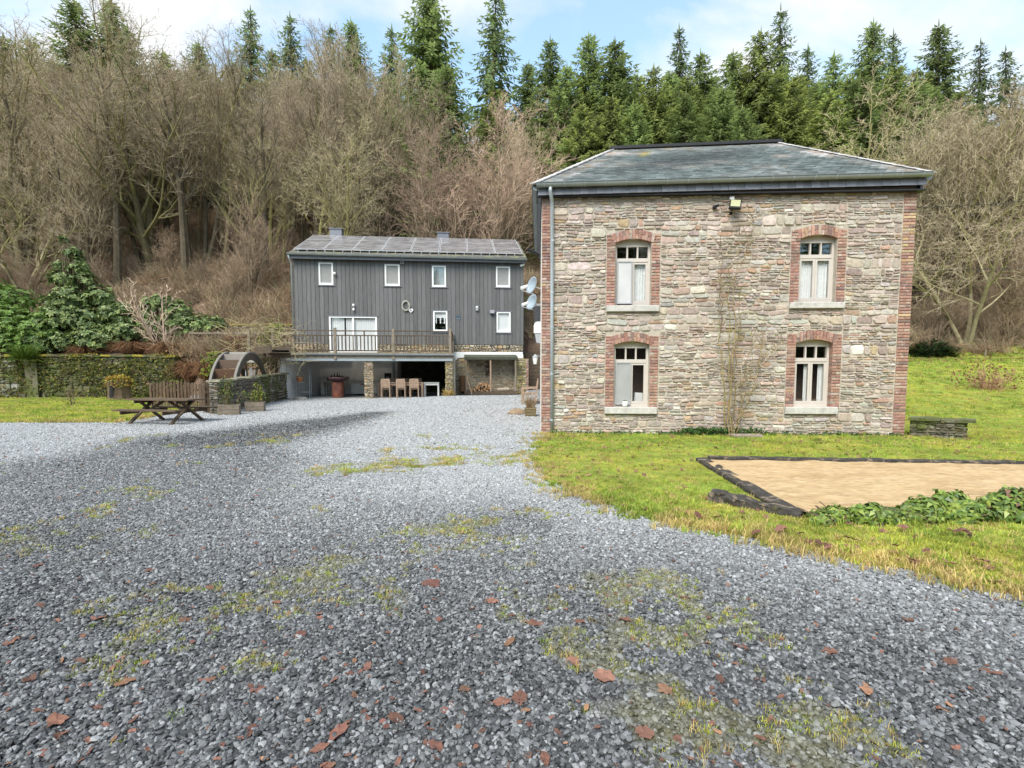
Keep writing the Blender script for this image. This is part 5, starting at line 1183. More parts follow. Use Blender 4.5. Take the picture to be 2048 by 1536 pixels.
template('pole2', bare_tree(19, 16, .19, 2, .36, (12,7,6,5), (40,40,42,45), (.38,.5,.5,.6), up=.11, wob=.17, moss=.2, tc=(.08,.066,.042), bc=(.125,.102,.065), wc=(.28,.225,.155), tw=.010, lean=.03), BT_)
template('fan', bare_tree(14, 13, .20, 2, .26, (16,9,7,5), (30,28,30,34), (.62,.52,.5,.55), up=.16, wob=.10, tc=(.13,.105,.07), bc=(.21,.165,.115), wc=(.345,.275,.20), tw=.010), BT_)
template('fan2', bare_tree(23, 12, .19, 3, .22, (16,9,7,5), (32,30,32,36), (.62,.5,.5,.55), up=.14, wob=.12, tc=(.12,.095,.06), bc=(.20,.16,.105), wc=(.34,.28,.19), tw=.010), BT_)
template('red', bare_tree(31, 9.5, .13, 2, .18, (15,8,7,5), (42,38,38,40), (.52,.5,.5,.6), up=.10, wob=.13, tc=(.25,.20,.145), bc=(.27,.205,.145), wc=(.34,.24,.18), tw=.009), BT_)
template('moss', bare_tree(37, 13, .2, 2, .34, (12,7,6,5), (50,46,45,48), up=.05, wob=.24, moss=.55, tc=(.25,.20,.10), bc=(.24,.20,.10), wc=(.27,.225,.145), tw=.011), BT_)
template('brush', bare_tree(41, 6.5, .07, 6, .10, (11,6,6), (34,36,40), (.5,.5,.55), up=.10, wob=.16, tc=(.17,.13,.085), bc=(.21,.155,.105), wc=(.27,.195,.14), tw=.008), BT_)
template('brush2', bare_tree(47, 5.0, .055, 7, .08, (10,7,6), (44,42,44), (.55,.5,.55), up=.04, wob=.2, tc=(.20,.155,.10), bc=(.24,.18,.12), wc=(.30,.215,.15), tw=.007), BT_)
template('arch', bare_tree(53, 12, .17, 4, .24, (12,7,6,5), (50,46,45,48), up=-.02, wob=.2, droop=.16, moss=.42, tc=(.24,.205,.12), bc=(.29,.25,.15), wc=(.35,.28,.20), tw=.010), BT_)
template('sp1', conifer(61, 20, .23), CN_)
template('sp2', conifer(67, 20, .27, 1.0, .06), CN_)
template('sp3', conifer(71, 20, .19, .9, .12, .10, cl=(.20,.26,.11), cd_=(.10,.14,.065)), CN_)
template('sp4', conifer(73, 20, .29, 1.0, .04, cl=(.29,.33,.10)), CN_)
def tree(key, px, D, top, label, cat='tree', group=None, name=None, fat=1., rz=None, base=None):
    "a tree whose foot stands on the slope D metres away in the direction of px, as tall as its tip shows"
    x = (px-1024)/1024*D; z0 = T1(x, D)-.1 if base is None else base; zt_ = 1.6+(735-top)/1024*D
    tr, cr, h = TPL[key]; s = (zt_-z0)/h
    t = thing(name or ('spruce_tree' if key.startswith('sp') else 'bare_tree'), label, cat, (x,D,z0), U(0,6.28) if rz is None else rz, group)
    t.scale = (s*fat,s*fat,s); t.rotation_euler[0] = rng.gauss(0,.025); t.rotation_euler[1] = rng.gauss(0,.025); put('trunk', tr, t); put('crown', cr, t); return t
# spruces, tips as on the skyline
def slab(px, D):
    w_ = 'left of the stone house roof' if px < 1180 else 'above the left hip of the roof' if px < 1260 else 'above the left half of the roof ridge' if px < 1380 else 'above the middle of the roof ridge' if px < 1460 else 'above the right half of the roof ridge' if px < 1580 else 'above the right hip of the roof' if px < 1720 else 'near the right roof corner'
    return ('green spruce in the front row ' if D < 44 else 'green spruce in the back row ')+w_
S1 = 'spruce with tip on the skyline in the row behind the stone house'
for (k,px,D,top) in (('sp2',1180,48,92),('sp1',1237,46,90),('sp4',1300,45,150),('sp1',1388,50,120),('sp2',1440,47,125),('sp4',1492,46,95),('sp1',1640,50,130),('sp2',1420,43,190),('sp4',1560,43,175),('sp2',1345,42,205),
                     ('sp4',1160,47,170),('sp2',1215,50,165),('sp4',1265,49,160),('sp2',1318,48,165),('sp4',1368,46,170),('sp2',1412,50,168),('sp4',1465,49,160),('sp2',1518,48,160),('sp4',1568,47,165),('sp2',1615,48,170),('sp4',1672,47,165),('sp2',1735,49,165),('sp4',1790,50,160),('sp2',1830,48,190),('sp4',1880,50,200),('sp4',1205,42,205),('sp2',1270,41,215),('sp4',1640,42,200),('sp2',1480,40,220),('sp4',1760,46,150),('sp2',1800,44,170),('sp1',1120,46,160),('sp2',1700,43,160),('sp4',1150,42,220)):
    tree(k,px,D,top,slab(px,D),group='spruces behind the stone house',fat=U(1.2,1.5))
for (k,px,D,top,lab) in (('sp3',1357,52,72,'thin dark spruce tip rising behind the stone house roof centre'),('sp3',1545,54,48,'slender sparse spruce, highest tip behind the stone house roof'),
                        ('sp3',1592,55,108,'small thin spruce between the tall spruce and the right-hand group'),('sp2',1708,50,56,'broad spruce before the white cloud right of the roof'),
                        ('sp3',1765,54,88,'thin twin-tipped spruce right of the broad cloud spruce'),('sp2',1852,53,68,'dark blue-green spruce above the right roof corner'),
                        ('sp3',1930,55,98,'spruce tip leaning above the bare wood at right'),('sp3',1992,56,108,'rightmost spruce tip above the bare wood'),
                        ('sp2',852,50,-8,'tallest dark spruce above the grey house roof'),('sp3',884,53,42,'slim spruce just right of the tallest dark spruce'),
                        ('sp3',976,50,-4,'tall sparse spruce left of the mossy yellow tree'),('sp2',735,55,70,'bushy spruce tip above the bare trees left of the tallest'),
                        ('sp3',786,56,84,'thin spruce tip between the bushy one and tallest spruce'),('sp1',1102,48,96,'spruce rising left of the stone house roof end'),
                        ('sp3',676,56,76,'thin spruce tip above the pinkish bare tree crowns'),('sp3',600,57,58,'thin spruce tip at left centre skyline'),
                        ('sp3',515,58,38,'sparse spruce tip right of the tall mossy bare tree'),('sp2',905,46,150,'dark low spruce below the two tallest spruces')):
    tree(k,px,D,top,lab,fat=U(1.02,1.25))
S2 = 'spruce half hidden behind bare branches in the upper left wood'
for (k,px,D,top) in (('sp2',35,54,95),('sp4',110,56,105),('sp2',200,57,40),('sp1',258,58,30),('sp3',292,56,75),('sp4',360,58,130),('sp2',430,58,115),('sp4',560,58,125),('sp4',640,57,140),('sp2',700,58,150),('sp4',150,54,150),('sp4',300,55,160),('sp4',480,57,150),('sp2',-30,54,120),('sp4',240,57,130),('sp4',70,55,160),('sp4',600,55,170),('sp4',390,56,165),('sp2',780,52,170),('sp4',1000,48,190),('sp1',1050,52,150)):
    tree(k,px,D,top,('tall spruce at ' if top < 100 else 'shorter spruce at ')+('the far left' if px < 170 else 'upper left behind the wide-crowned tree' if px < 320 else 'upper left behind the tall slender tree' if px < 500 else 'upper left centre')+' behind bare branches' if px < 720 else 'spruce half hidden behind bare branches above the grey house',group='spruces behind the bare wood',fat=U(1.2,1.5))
# bare trees that can be told apart
tree('oak',322,39.5,120,'big dark mossy multi-stemmed bare tree left of the grey house',fat=1.25)
tree('tall',455,43,35,'tall slender bare tree with yellow moss left of the grey house')
tree('tall',205,44,10,'tall bare tree with wide crown at upper left',fat=1.45)
tree('tall',90,46,60,'bare tree at the far left below the thin clouds',fat=1.3)
tree('fan',595,45,165,'rounded pinkish bare tree left above the grey house chimney',fat=1.25)
tree('fan2',815,46,135,'tallest rounded pinkish bare tree above the grey house',fat=1.3)
tree('fan',700,44,215,'rounded bare tree between the two pinkish crowns',fat=1.2)
tree('red',975,41,245,'reddish bare tree with pale stems behind the grey house right end',fat=1.25)
tree('moss',1040,44,170,'bare tree with yellow mossy limbs left of the stone house roof',fat=1.2)
tree('moss',1655,36,150,'gnarled mossy bare tree behind the right slope of the roof')
tree('brush',510,35.5,372,'tan beech bush with dense upright twigs left of grey house',fat=1.1)
tree('arch',60,35,340,'low leaning mossy bare tree above the left shrubs',fat=1.2)
tree('tall',1905,35,205,'large bare tree right of the stone house corner',fat=1.5)
tree('arch',1925,32.5,330,'arching bare tree with yellow mossy branches at right lawn edge',fat=1.15)
tree('brush',1985,33,420,'cluster of slim pale stems at the right edge of the lawn',fat=1.2)
tree('moss',1838,36,420,'pale trunk with mossy foot right behind the stone house corner')
# the rest of the bare wood
for (k_,px,D,top,lab) in (('pole',250,37.5,150,'dark straight trunk just left of the big mossy tree'),('pole',385,38,170,'dark straight trunk just right of the big mossy tree'),('pole2',418,40,140,'forked dark trunk left of the tall slender tree'),('pole',540,39,190,'dark straight trunk beside the tan beech bush'),('pole2',150,37,200,'forked dark trunk above the conical rhododendron'),('pole',75,39,170,'dark straight trunk near the far left edge'),('pole',640,42,150,'dark straight trunk above the left chimney of grey house'),('pole2',760,43,170,'forked dark trunk above the middle of grey house roof'),('pole',885,43,190,'dark straight trunk above the right chimney of grey house'),('pole',1960,36,190,'dark straight trunk at the right wood edge'),('pole2',2010,37,170,'forked dark trunk at the right picture edge')):
    tree(k_,px,D,top,lab,fat=1.35)
B1 = 'bare twiggy tree in the brown wood on the left slope'; B2 = 'bare twiggy tree in the brown wood behind the right lawn'; B3 = 'bare twiggy tree on the slope right behind the grey house'
rw = random.Random(99)
def blab(kk, px, D):
    look = {'fan':'rounded pinkish bare tree','fan2':'broad tan bare tree','tall':'slim upright bare tree','oak':'dark multi-stemmed bare tree','moss':'crooked mossy bare tree','red':'reddish bare tree','arch':'drooping bare tree','pole':'straight dark-trunked bare tree','pole2':'forked dark-trunked bare tree'}[kk]
    where = 'at the far left edge' if px < 90 else 'left of the big dark mossy tree' if px < 260 else 'behind the big dark mossy tree' if px < 400 else 'around the tall slender tree' if px < 520 else 'above the left end of grey house roof' if px < 640 else 'above the middle of grey house roof'
    return look+(' low on the slope ' if D < 46 else ' high on the slope ')+where
for i in range(60):
    px = -60+i*13.4+rw.uniform(-10,10); D = rw.uniform(37,56); top = {0:225,1:150,2:275}[i%3]+rw.uniform(-50,60)-(D-45)*5-(40 if px < 420 else 0)
    kk = rw.choice(('pole','pole2','pole','pole2','tall','fan','fan2','oak','moss')); tree(kk,px,D,top,blab(kk,px,D),group='bare trees of the left wood',fat=rw.uniform(1.05,1.4))
for i in range(9): q_ = rw.choice(('fan','fan2','red')); tree(q_,760+i*38+rw.uniform(-10,10),rw.uniform(41,50),rw.uniform(260,340),{'fan':'rounded pinkish','fan2':'broad tan','red':'reddish'}[q_]+' bare tree above the '+('middle' if i < 3 else 'right third' if i < 6 else 'right end')+' of grey house roof',group='bare trees behind the grey house',fat=1.25)
for i in range(15):
    px = 1850+i*21+rw.uniform(-8,8); D = rw.uniform(34,50); tree(rw.choice(('pole','pole2','tall','arch','fan2')),px,D,rw.uniform(175,300),'bare twiggy tree of the wood '+('just right of the stone house corner' if px < 1930 else 'near the right picture edge' if px < 2030 else 'beyond the right picture edge')+(' close by' if D < 42 else ' far back'),group='bare trees of the right wood',fat=rw.uniform(1.1,1.4))
for i in range(17):
    px = -40+i*64+rw.uniform(-14,14); D = rw.uniform(33.5,40)
    if 560 < px < 1075: D = rw.uniform(39,43)
    xx = (px-1024)/1024*D; hh = rw.uniform(2.4,4.2); top = 735-(T1(xx,D)+hh-1.6)/D*1024
    tree(rw.choice(('brush','brush2')),px,D,top,('tall' if hh > 3.3 else 'low')+' bare brown thicket bush '+('at the far left edge' if px < 110 else 'above the conical rhododendron' if px < 260 else 'below the big dark mossy tree' if px < 390 else 'left of the tan beech bush' if px < 480 else 'left of the grey house gable' if px < 590 else 'above the left half of grey house roof' if px < 820 else 'above the right half of grey house roof'),cat='bush',group='thicket bushes on the slope',name='thicket_bush',fat=rw.uniform(1.0,1.4))
for i in range(12):
    px = 1845+i*24; D = rw.uniform(32,37); xx = (px-1024)/1024*D; hh = rw.uniform(3.,5.5); top = 735-(T1(xx,D)+hh-1.6)/D*1024
    tree(rw.choice(('brush','brush2')),px,D,top,'bare thicket bush at the wood edge behind right lawn',cat='bush',group='thicket bushes at the right wood edge',name='thicket_bush',fat=rw.uniform(1.1,1.5))

# ------------------------------------------------------------------ instanced scatter (stuff)
def tmpl_col(name, objs):
    c = bpy.data.collections.new(name)
    for nm, me in objs: c.objects.link(bpy.data.objects.new(nm, me))
    return c
def scatter(name, pts, rot, scl, idx, col, kind='stuff', label=None, cat=None, extra=None):
    me = bpy.data.meshes.new(name); me.vertices.add(len(pts)); me.vertices.foreach_set('co', np.asarray(pts,'f').ravel())
    a = me.attributes.new('rot','FLOAT_VECTOR','POINT'); a.data.foreach_set('vector', np.asarray(rot,'f').ravel())
    s_ = np.asarray(scl,'f'); s_ = np.repeat(s_[:,None],3,1) if s_.ndim == 1 else s_
    a = me.attributes.new('scl','FLOAT_VECTOR','POINT'); a.data.foreach_set('vector', s_.ravel())
    a = me.attributes.new('idx','INT','POINT'); a.data.foreach_set('value', np.asarray(idx,'i'))
    for k, v in (extra or {}).items(): attr(me, k, v)
    o = put(name, me); ng = bpy.data.node_groups.new(name,'GeometryNodeTree')
    ng.interface.new_socket('Geometry', in_out='INPUT', socket_type='NodeSocketGeometry'); ng.interface.new_socket('Geometry', in_out='OUTPUT', socket_type='NodeSocketGeometry')
    n = ng.nodes; L = ng.links; gi = n.new('NodeGroupInput'); go = n.new('NodeGroupOutput'); ip = n.new('GeometryNodeInstanceOnPoints'); ci = n.new('GeometryNodeCollectionInfo')
    ci.inputs['Collection'].default_value = col; ci.inputs['Separate Children'].default_value = True; ci.inputs['Reset Children'].default_value = True
    def na(nm, ty): q = n.new('GeometryNodeInputNamedAttribute'); q.data_type = ty; q.inputs['Name'].default_value = nm; return q.outputs['Attribute']
    ip.inputs['Pick Instance'].default_value = True
    L.new(gi.outputs[0], ip.inputs['Points']); L.new(ci.outputs[0], ip.inputs['Instance']); L.new(na('idx','INT'), ip.inputs['Instance Index'])
    e2r = n.new('FunctionNodeEulerToRotation'); L.new(na('rot','FLOAT_VECTOR'), e2r.inputs[0]); L.new(e2r.outputs[0], ip.inputs['Rotation'])
    L.new(na('scl','FLOAT_VECTOR'), ip.inputs['Scale']); L.new(ip.outputs[0], go.inputs[0])
    o.modifiers.new('scatter','NODES').node_group = ng
    return tag(o, label, cat, None, kind)
def mesh_of(mb, nm, m_):
    me_ = bpy.data.meshes.new(nm); me_.from_pydata(mb.v, [], mb.f); at = me_.color_attributes.new('col','FLOAT_COLOR','POINT')
    at.data.foreach_set('color', np.array([(*c,1.) for c in mb.c],'f').ravel()); me_.materials.append(m_); return me_
# woodland floor brush
bc_ = []
for k in range(5):
    mb = MB(); 
    for i in range(70):
        a = U(0,6.28); r_ = U(0,.7); p = Vector((math.cos(a)*r_,math.sin(a)*r_,-.05)); d = Vector((U(-1,1),U(-1,1),U(.3,1.6))).normalized(); L_ = U(.5,1.7)
        q = p+d*L_*.5+Vector((0,0,.05)); e = q+(d+Vector((U(-.4,.4),U(-.4,.4),U(-.7,.1)))).normalized()*L_*.5
        mb.tube([p,q,e],[.011,.008,.004],3,False,pick([((.27,.195,.13),3),((.21,.155,.10),2),((.33,.26,.175),2),((.14,.09,.06),2.5),((.20,.20,.09),.7)]))
    for i in range(60): leafq(mb, Vector((U(-.8,.8),U(-.8,.8),U(0,.35))), U(.06,.13), pick([((.24,.12,.06),2),((.17,.085,.05),2),((.30,.17,.09),1)]))
    bc_.append(('brush%d'%k, mesh_of(mb,'brush',K['twig'])))
BRC = tmpl_col('brush_templates', bc_)
P = []
for i in range(9000):
    D = 27+33*nr.random()**1.3; px = nr.uniform(-150,2200); x = (px-1024)/1024*D
    u,wv = loc_uv(x,D,GH0,GHA)
    if -1.0 < u < 13.6 and -5 < wv < 9: continue
    if D < 31.8 and x > -12: continue
    if x < -11 and D < (31.0 if x < -18.5 else 24.2): continue
    if 2 < x < 22 and D < 33: continue
    P.append((x,D))
P = np.array(P); N = len(P)
scatter('undergrowth', np.c_[P,T(P[:,0],P[:,1])], np.c_[np.zeros(N),np.zeros(N),nr.uniform(0,6.28,N)], nr.uniform(.45,1.0,N), nr.integers(0,5,N), BRC)

# ------------------------------------------------------------------ evergreen shrubs and garden plants
def rosette_mesh(cols, n=8, l=.15, w_=.042, lift=.25):
    mb = MB()
    for i in range(n):
        a = 6.283*i/n+U(-.2,.2); d = Vector((math.cos(a),math.sin(a),lift*U(-.5,1.6))); s = Vector((-math.sin(a),math.cos(a),0))*w_; L_ = l*U(.7,1.15); c = pick(cols)
        mb._add([Vector((0,0,0)), d*L_*.5+s+Vector((0,0,.012)), d*L_+Vector((0,0,-.03)), d*L_*.5-s+Vector((0,0,.012))],[(0,1,2,3)],c)
    return mb
RH = [((.15,.215,.07),3),((.20,.27,.085),3),((.09,.135,.045),2.5),((.32,.37,.125),1.3)]
RH2 = [((.14,.24,.045),3),((.20,.30,.06),3),((.08,.15,.03),2),((.28,.35,.08),1.2)]
def leafy(name, label, loc, lumps, nros, cols, l=.15, w_=.042, cat='shrub', group=None, sr=.05, stems=True, m_=None, parent_rz=0, tc=(.12,.09,.06)):
    t = thing(name, label, cat, loc, parent_rz, group); base = [rosette_mesh(cols,8,l,w_) for _ in range(10)]; mb = MB(); tot = sum(a[3]*a[5] for a in lumps)
    if cat == 'shrub' and sr == .05: lumps = [(cx+U(-.25,.25),cy+U(-.2,.2),cz+U(-.18,.18),rx*U(.7,1.12),ry,rz_*U(.7,1.15)) for (cx,cy,cz,rx,ry,rz_) in lumps]
    for (cx,cy,cz,rx,ry,rz_) in lumps:
        for i in range(int(nros*rx*rz_/tot)):
            th = U(0,6.283); cp = U(-.55,1); sp = math.sqrt(1-cp*cp); k = U(.62,1.06)+.16*math.sin(th*4+cp*9+cx*3)+.08*math.sin(th*9+cz*5)
            nrm = Vector((math.cos(th)*sp,math.sin(th)*sp,cp)); p = Vector((cx+nrm.x*rx*k,cy+nrm.y*ry*k,cz+nrm.z*rz_*k))
            d = (nrm+Vector((U(-.5,.5),U(-.5,.5),.55+U(-.3,.3)))).normalized(); q = Vector((0,0,1)).rotation_difference(d); sc = U(.75,1.25); b = rng.choice(base); dk = .62+.5*min(1,max(0,k-.6)*2)
            mb._add([q@Vector(v)*sc+p for v in b.v], b.f); mb.c[-len(b.v):] = b.c
    mb.build('foliage', m_ or K['leafg'], t)
    if stems:
        tm = MB()
        for (cx,cy,cz,rx,ry,rz_) in lumps:
            for i in range(5): a = Vector((cx*.6+U(-.2,.2),cy*.6+U(-.2,.2),0)); b = Vector((cx+U(-.6,.6)*rx,cy+U(-.6,.6)*ry,cz+U(-.2,.6)*rz_)); tm.tube([a,a.lerp(b,.5)+Vector((U(-.2,.2),U(-.2,.2),.1)),b],[sr,sr*.7,sr*.25],5,False,tc)
        tm.build('stem', K['bark'], t)
    return t
zz = T1(-24,28.2)
leafy('rhododendron', 'tall grey-green rhododendron with conical top above mossy wall', (-23.7,28.4,zz-.1), [(-1.6,-.7,.6,1.1,.7,.75),(-.2,-.9,.5,1.2,.7,.7),(1.3,-.7,.6,1.2,.7,.8),(2.6,-.4,.9,1.0,.7,.8),(-2.2,0,1.5,.9,.8,.8),(-.8,-.3,1.7,1.1,.9,.9),(.7,-.4,1.8,1.2,.9,.9),(2.0,-.1,1.9,1.0,.8,.8),(-1.5,.2,2.7,.8,.7,.6),(-.2,.1,2.9,.9,.8,.8),(1.0,.1,2.9,.8,.7,.7),(-.9,.2,3.9,.75,.6,.5),(.3,.2,3.9,.7,.6,.6),(-1.2,.2,4.7,.5,.5,.4),(-.3,.2,4.8,.55,.5,.55),(-.55,.2,5.6,.45,.42,.45),(-.75,.2,6.1,.22,.22,.24)], 3300, RH, .19, .05)
leafy('rhododendron', 'bright green spreading laurel at the far left above mossy wall', (-26.9,28.2,zz-.1), [(0,-.6,.4,2.4,.7,.8),(0,0,1.2,2.2,1.3,1.5),(-2.2,.2,1.6,1.9,1.2,1.6),(1.6,-.2,1.0,1.6,1.1,1.2),(-1.0,.3,2.9,1.3,1.0,.9),(-2.6,.3,3.2,1.4,1.0,1.0)], 3600, RH2, .17, .04)
leafy('rhododendron', 'low grey-green rhododendron behind the pale bare shrub', (-20.2,28.9,zz+.1), [(-1.2,0,.9,1.0,.9,.9),(0,0,1.2,1.1,.9,1.1),(1.3,.1,1.5,1.1,.9,1.1),(2.6,.2,1.3,.9,.8,.9),(.5,.1,2.3,1.2,.8,.6),(3.6,.3,1.2,.7,.7,.6),(-1.8,0,1.8,.9,.8,.6)], 2000, RH, .18, .048)
# heather bush on the wall
t = thing('heather_bush', 'bushy bright green broom hanging over the mossy wall at left', 'bush', (-25.0,26.3,2.05)); mb = MB()
for i in range(900):
    a = U(0,6.28); r_ = U(0,1); b = Vector((math.cos(a)*r_*.5,math.sin(a)*r_*.3,0)); e = b+Vector((math.cos(a)*U(.2,.75)+.15,math.sin(a)*.35-.1,U(.2,.85)*(1.1-r_*.9)-.25*r_)); s = Vector((U(-1,1),U(-1,1),0)).normalized()*.022
    mb._add([b-s*.5,(b+e)/2-s,e,(b+e)/2+s,],[(0,1,2,3)],pick([((.09,.15,.02),3),((.13,.19,.03),2),((.06,.10,.015),1)]))
mb.build('foliage', K['leafm'], t); mb = MB(); mb.tube([(0,.1,-.3),(0,0,.3)],.05,5); mb.build('stem', K['darkwood'], t)
# pale bare shrub
tm, cm, h_ = bare_tree(83, 4.2, .075, 6, .15, (6,4,2), (38,40,42), (.45,.5,.55), up=.06, wob=.2, tc=(.34,.25,.19), bc=(.38,.285,.22), wc=(.44,.33,.26), tw=.014, lean=.35)
t = thing('bare_shrub', 'pale pinkish bare shrub in front of low rhododendron', 'shrub', (-18.6,27.6,T1(-18.6,27.6))); put('stem', mesh_of(tm,'stem',K['bark']), t); put('twig', mesh_of(cm,'twig',K['twig']), t)
# dry brown clumps beside the wheel
def dryclump(label, loc, n, h, sp, cols, name='dry_fern', thick=.012):
    t = thing(name, label, 'fern' if name == 'dry_fern' else 'grass', loc); mb = MB(); m2 = MB()
    for i in range(n):
        a = U(0,6.28); r_ = U(0,.25)*sp; b = Vector((math.cos(a)*r_,math.sin(a)*r_,-.05)); L_ = h*U(.5,1.1); q = b+Vector((math.cos(a)*sp*.35*U(.2,1),math.sin(a)*sp*.35*U(.2,1),L_*.7)); e = q+Vector((math.cos(a)*sp*.5*U(.2,1),math.sin(a)*sp*.5*U(.2,1),L_*U(-.6,.25)))
        (mb if i%4 else m2).tube([b,q,e],[thick,thick*.8,thick*.3],3,False,pick(cols))
    mb.build('frond', K['leafm'], t); m2.build('stalk', K['leafm'], t); return t
DRY = [((.22,.105,.055),3),((.30,.16,.08),2),((.15,.07,.045),2),((.36,.24,.12),1)]
for k,(x,y,n,h,s) in enumerate(((-16.6,26.6,420,1.3,1.3),(-15.2,25.6,360,1.1,1.2),(-14.4,27.4,420,1.4,1.3),(-16.4,24.9,300,.9,1.1),(-13.4,26.2,260,1.1,1.0),(-20.3,27.5,380,.95,1.5),(-18.2,27.3,360,1.0,1.4),(-22.6,27.4,260,.7,1.3))):
    dryclump(('rusty dead fern clump right of the mossy wall end','rusty dead fern clump above the picket fence','tall rusty fern clump left of the water wheel top','low dead fern clump behind the left end of picket fence','dead fern clump behind the water wheel','wide dead bracken on top of the mossy wall below rhododendron','dead bracken under the pale bare shrub','low dead bracken before the conical rhododendron')[k], (x,y,T1(x,y)), n, h, s, DRY)
dryclump('dry golden ornamental grass at the foot of right deck pillar', gh(8.62,-3.75,.03), 260, .62, .5, [((.50,.36,.12),3),((.44,.30,.10),2),((.36,.24,.10),1)], 'ornamental_grass', .008)
# green weedy shrubs near the wheel
for k,(x,y,hh) in enumerate(((-14.6,25.0,1.5),(-12.6,26.8,1.6),(-17.2,26.2,.9),(-13.2,28.6,1.2))):
    leafy('green_shrub', ('thin leafy green shrub left of the water wheel','thin green bramble behind the flume','small green seedling at end of mossy wall','yellow-green bramble on the terrace by rail fence')[k], (x,y,T1(x,y)), [(0,0,hh*.5,.5,.4,hh*.5),(.2,0,hh*.8,.35,.3,hh*.3)], 110, YG, .10, .035, m_=K['leafm'], sr=.015)
# climbing bare vine in front of white porch wall and deck
t = thing('climbing_vine', 'tangled bare climbing vine over the left end of deck railing', 'vine', gh(.0,-3.75,0), GHA); mb = MB(); m2 = MB()
for i in range(9):
    x = U(-.25,.75); p = Vector((x,U(-.1,.1),0)); pts = [p]; d = Vector((U(-.15,.1),0,1))
    for k in range(9): d = (d+Vector((U(-.35,.3),U(-.12,.12),U(-.05,.2)))).normalized(); pts.append(pts[-1]+d*.27)
    mb.tube(pts,[.03-.002*k for k in range(10)],5,False,pick([((.22,.17,.12),1),((.30,.24,.17),1),((.18,.09,.07),1)]))
for i in range(170):
    x = U(-1.3,2.2)*U(.4,1); z = U(1.6,3.6); p = Vector((x,U(-.25,.15),z)); pts = [p]; d = Vector((U(-1,1),U(-.4,.2),U(-.3,1))).normalized()
    for k in range(7): d = (d+Vector((U(-.5,.5),U(-.2,.2),U(-.55,.25)))).normalized(); pts.append(pts[-1]+d*U(.1,.26))
    m2.tube(pts,[.010-.001*k for k in range(8)],3,False,pick([((.36,.29,.19),2),((.28,.22,.13),2),((.34,.32,.15),1)]))
mb.build('stem', K['bark'], t); m2.build('twig', K['twig'], t)
t = thing('climbing_vine', 'thin bare climber hanging over deck gutter beside the flume', 'vine', gh(-.9,-3.65,0), GHA); mb = MB(); m2 = MB()
for i in range(4):
    p = Vector((U(-.3,.3),0,0)); pts = [p]; d = Vector((.1,0,1))
    for k in range(8): d = (d+Vector((U(-.3,.3),U(-.1,.1),U(0,.2)))).normalized(); pts.append(pts[-1]+d*.28)
    mb.tube(pts,[.022-.002*k for k in range(9)],5,False,(.25,.2,.14))
for i in range(70):
    p = Vector((U(-1.2,.9),U(-.3,.1),U(1.6,3.8))); pts = [p]; d = Vector((U(-1,1),U(-.3,.3),U(-.2,1))).normalized()
    for k in range(6): d = (d+Vector((U(-.5,.5),U(-.2,.2),U(-.5,.25)))).normalized(); pts.append(pts[-1]+d*U(.1,.26))
    m2.tube(pts,[.010-.001*k for k in range(7)],3,False,pick([((.36,.29,.19),2),((.34,.32,.15),1)]))
mb.build('stem', K['bark'], t); m2.build('twig', K['twig'], t)
# climbing rose on the stone house
t = thing('climbing_rose', 'sparse bare climbing rose trained up the stone house wall', 'climber', sh(4.42,-.12,0), SHA); mb = MB(); m2 = MB()
def cane(x, zt_, dx, r_, wig, col, b0=0):
    r_ *= 1.25
    pts = [Vector((x,U(-.12,0),b0))]; n = 12
    for k in range(1,n+1): s = k/n; pts.append(Vector((x+dx*s+U(-wig,wig),-.02+U(-.05,.05)-.05*math.sin(s*3.1),b0+(zt_-b0)*s)))
    mb.tube(pts,[r_*(1-.75*k/n) for k in range(n+1)],5,False,col); return pts
cols = [(.22,.18,.07),(.27,.20,.11),(.17,.13,.06),(.20,.13,.08)]
main = [cane(-.12,2.9,-.25,.016,.05,cols[0]),cane(-.03,4.6,.05,.016,.06,cols[1]),cane(.02,4.2,-.2,.015,.06,cols[0]),cane(.05,1.75,.62,.017,.03,cols[1]),cane(.0,1.5,.45,.013,.03,cols[3]),cane(-.05,3.4,.2,.014,.07,cols[2]),cane(.1,2.3,.3,.012,.06,cols[1],.0)]
main += [cane(-.3,4.35,-.05,.012,.05,(.16,.11,.07),2.4), cane(.62,2.75,.05,.012,.03,cols[1],1.6), cane(.1,4.95,.28,.011,.05,cols[3],3.9), cane(.6,2.2,.5,.010,.04,(.40,.33,.27),1.65)]
for i in range(190):
    pt = rng.choice(main); q = rng.choice(pt[4:]); d = Vector((U(-1,1),U(-.25,.05),U(-.1,1))).normalized(); L_ = U(.12,.5); e = q+d*L_; m2.tube([q,q.lerp(e,.5)+Vector((0,0,.03)),e],[.008,.006,.003],3,False,pick([((.33,.26,.17),2),((.24,.20,.09),2),((.20,.14,.09),2)]))
mb.build('stem', K['bark'], t, smooth=True); m2.build('twig', K['twig'], t)
mb = MB()
for i in range(60): q = rng.choice(rng.choice(main)[3:]); leafq(mb, q+Vector((U(-.2,.2),-.05,U(-.2,.2))), U(.03,.06), pick(YG))
mb.build('leaf', K['leafm'], t)
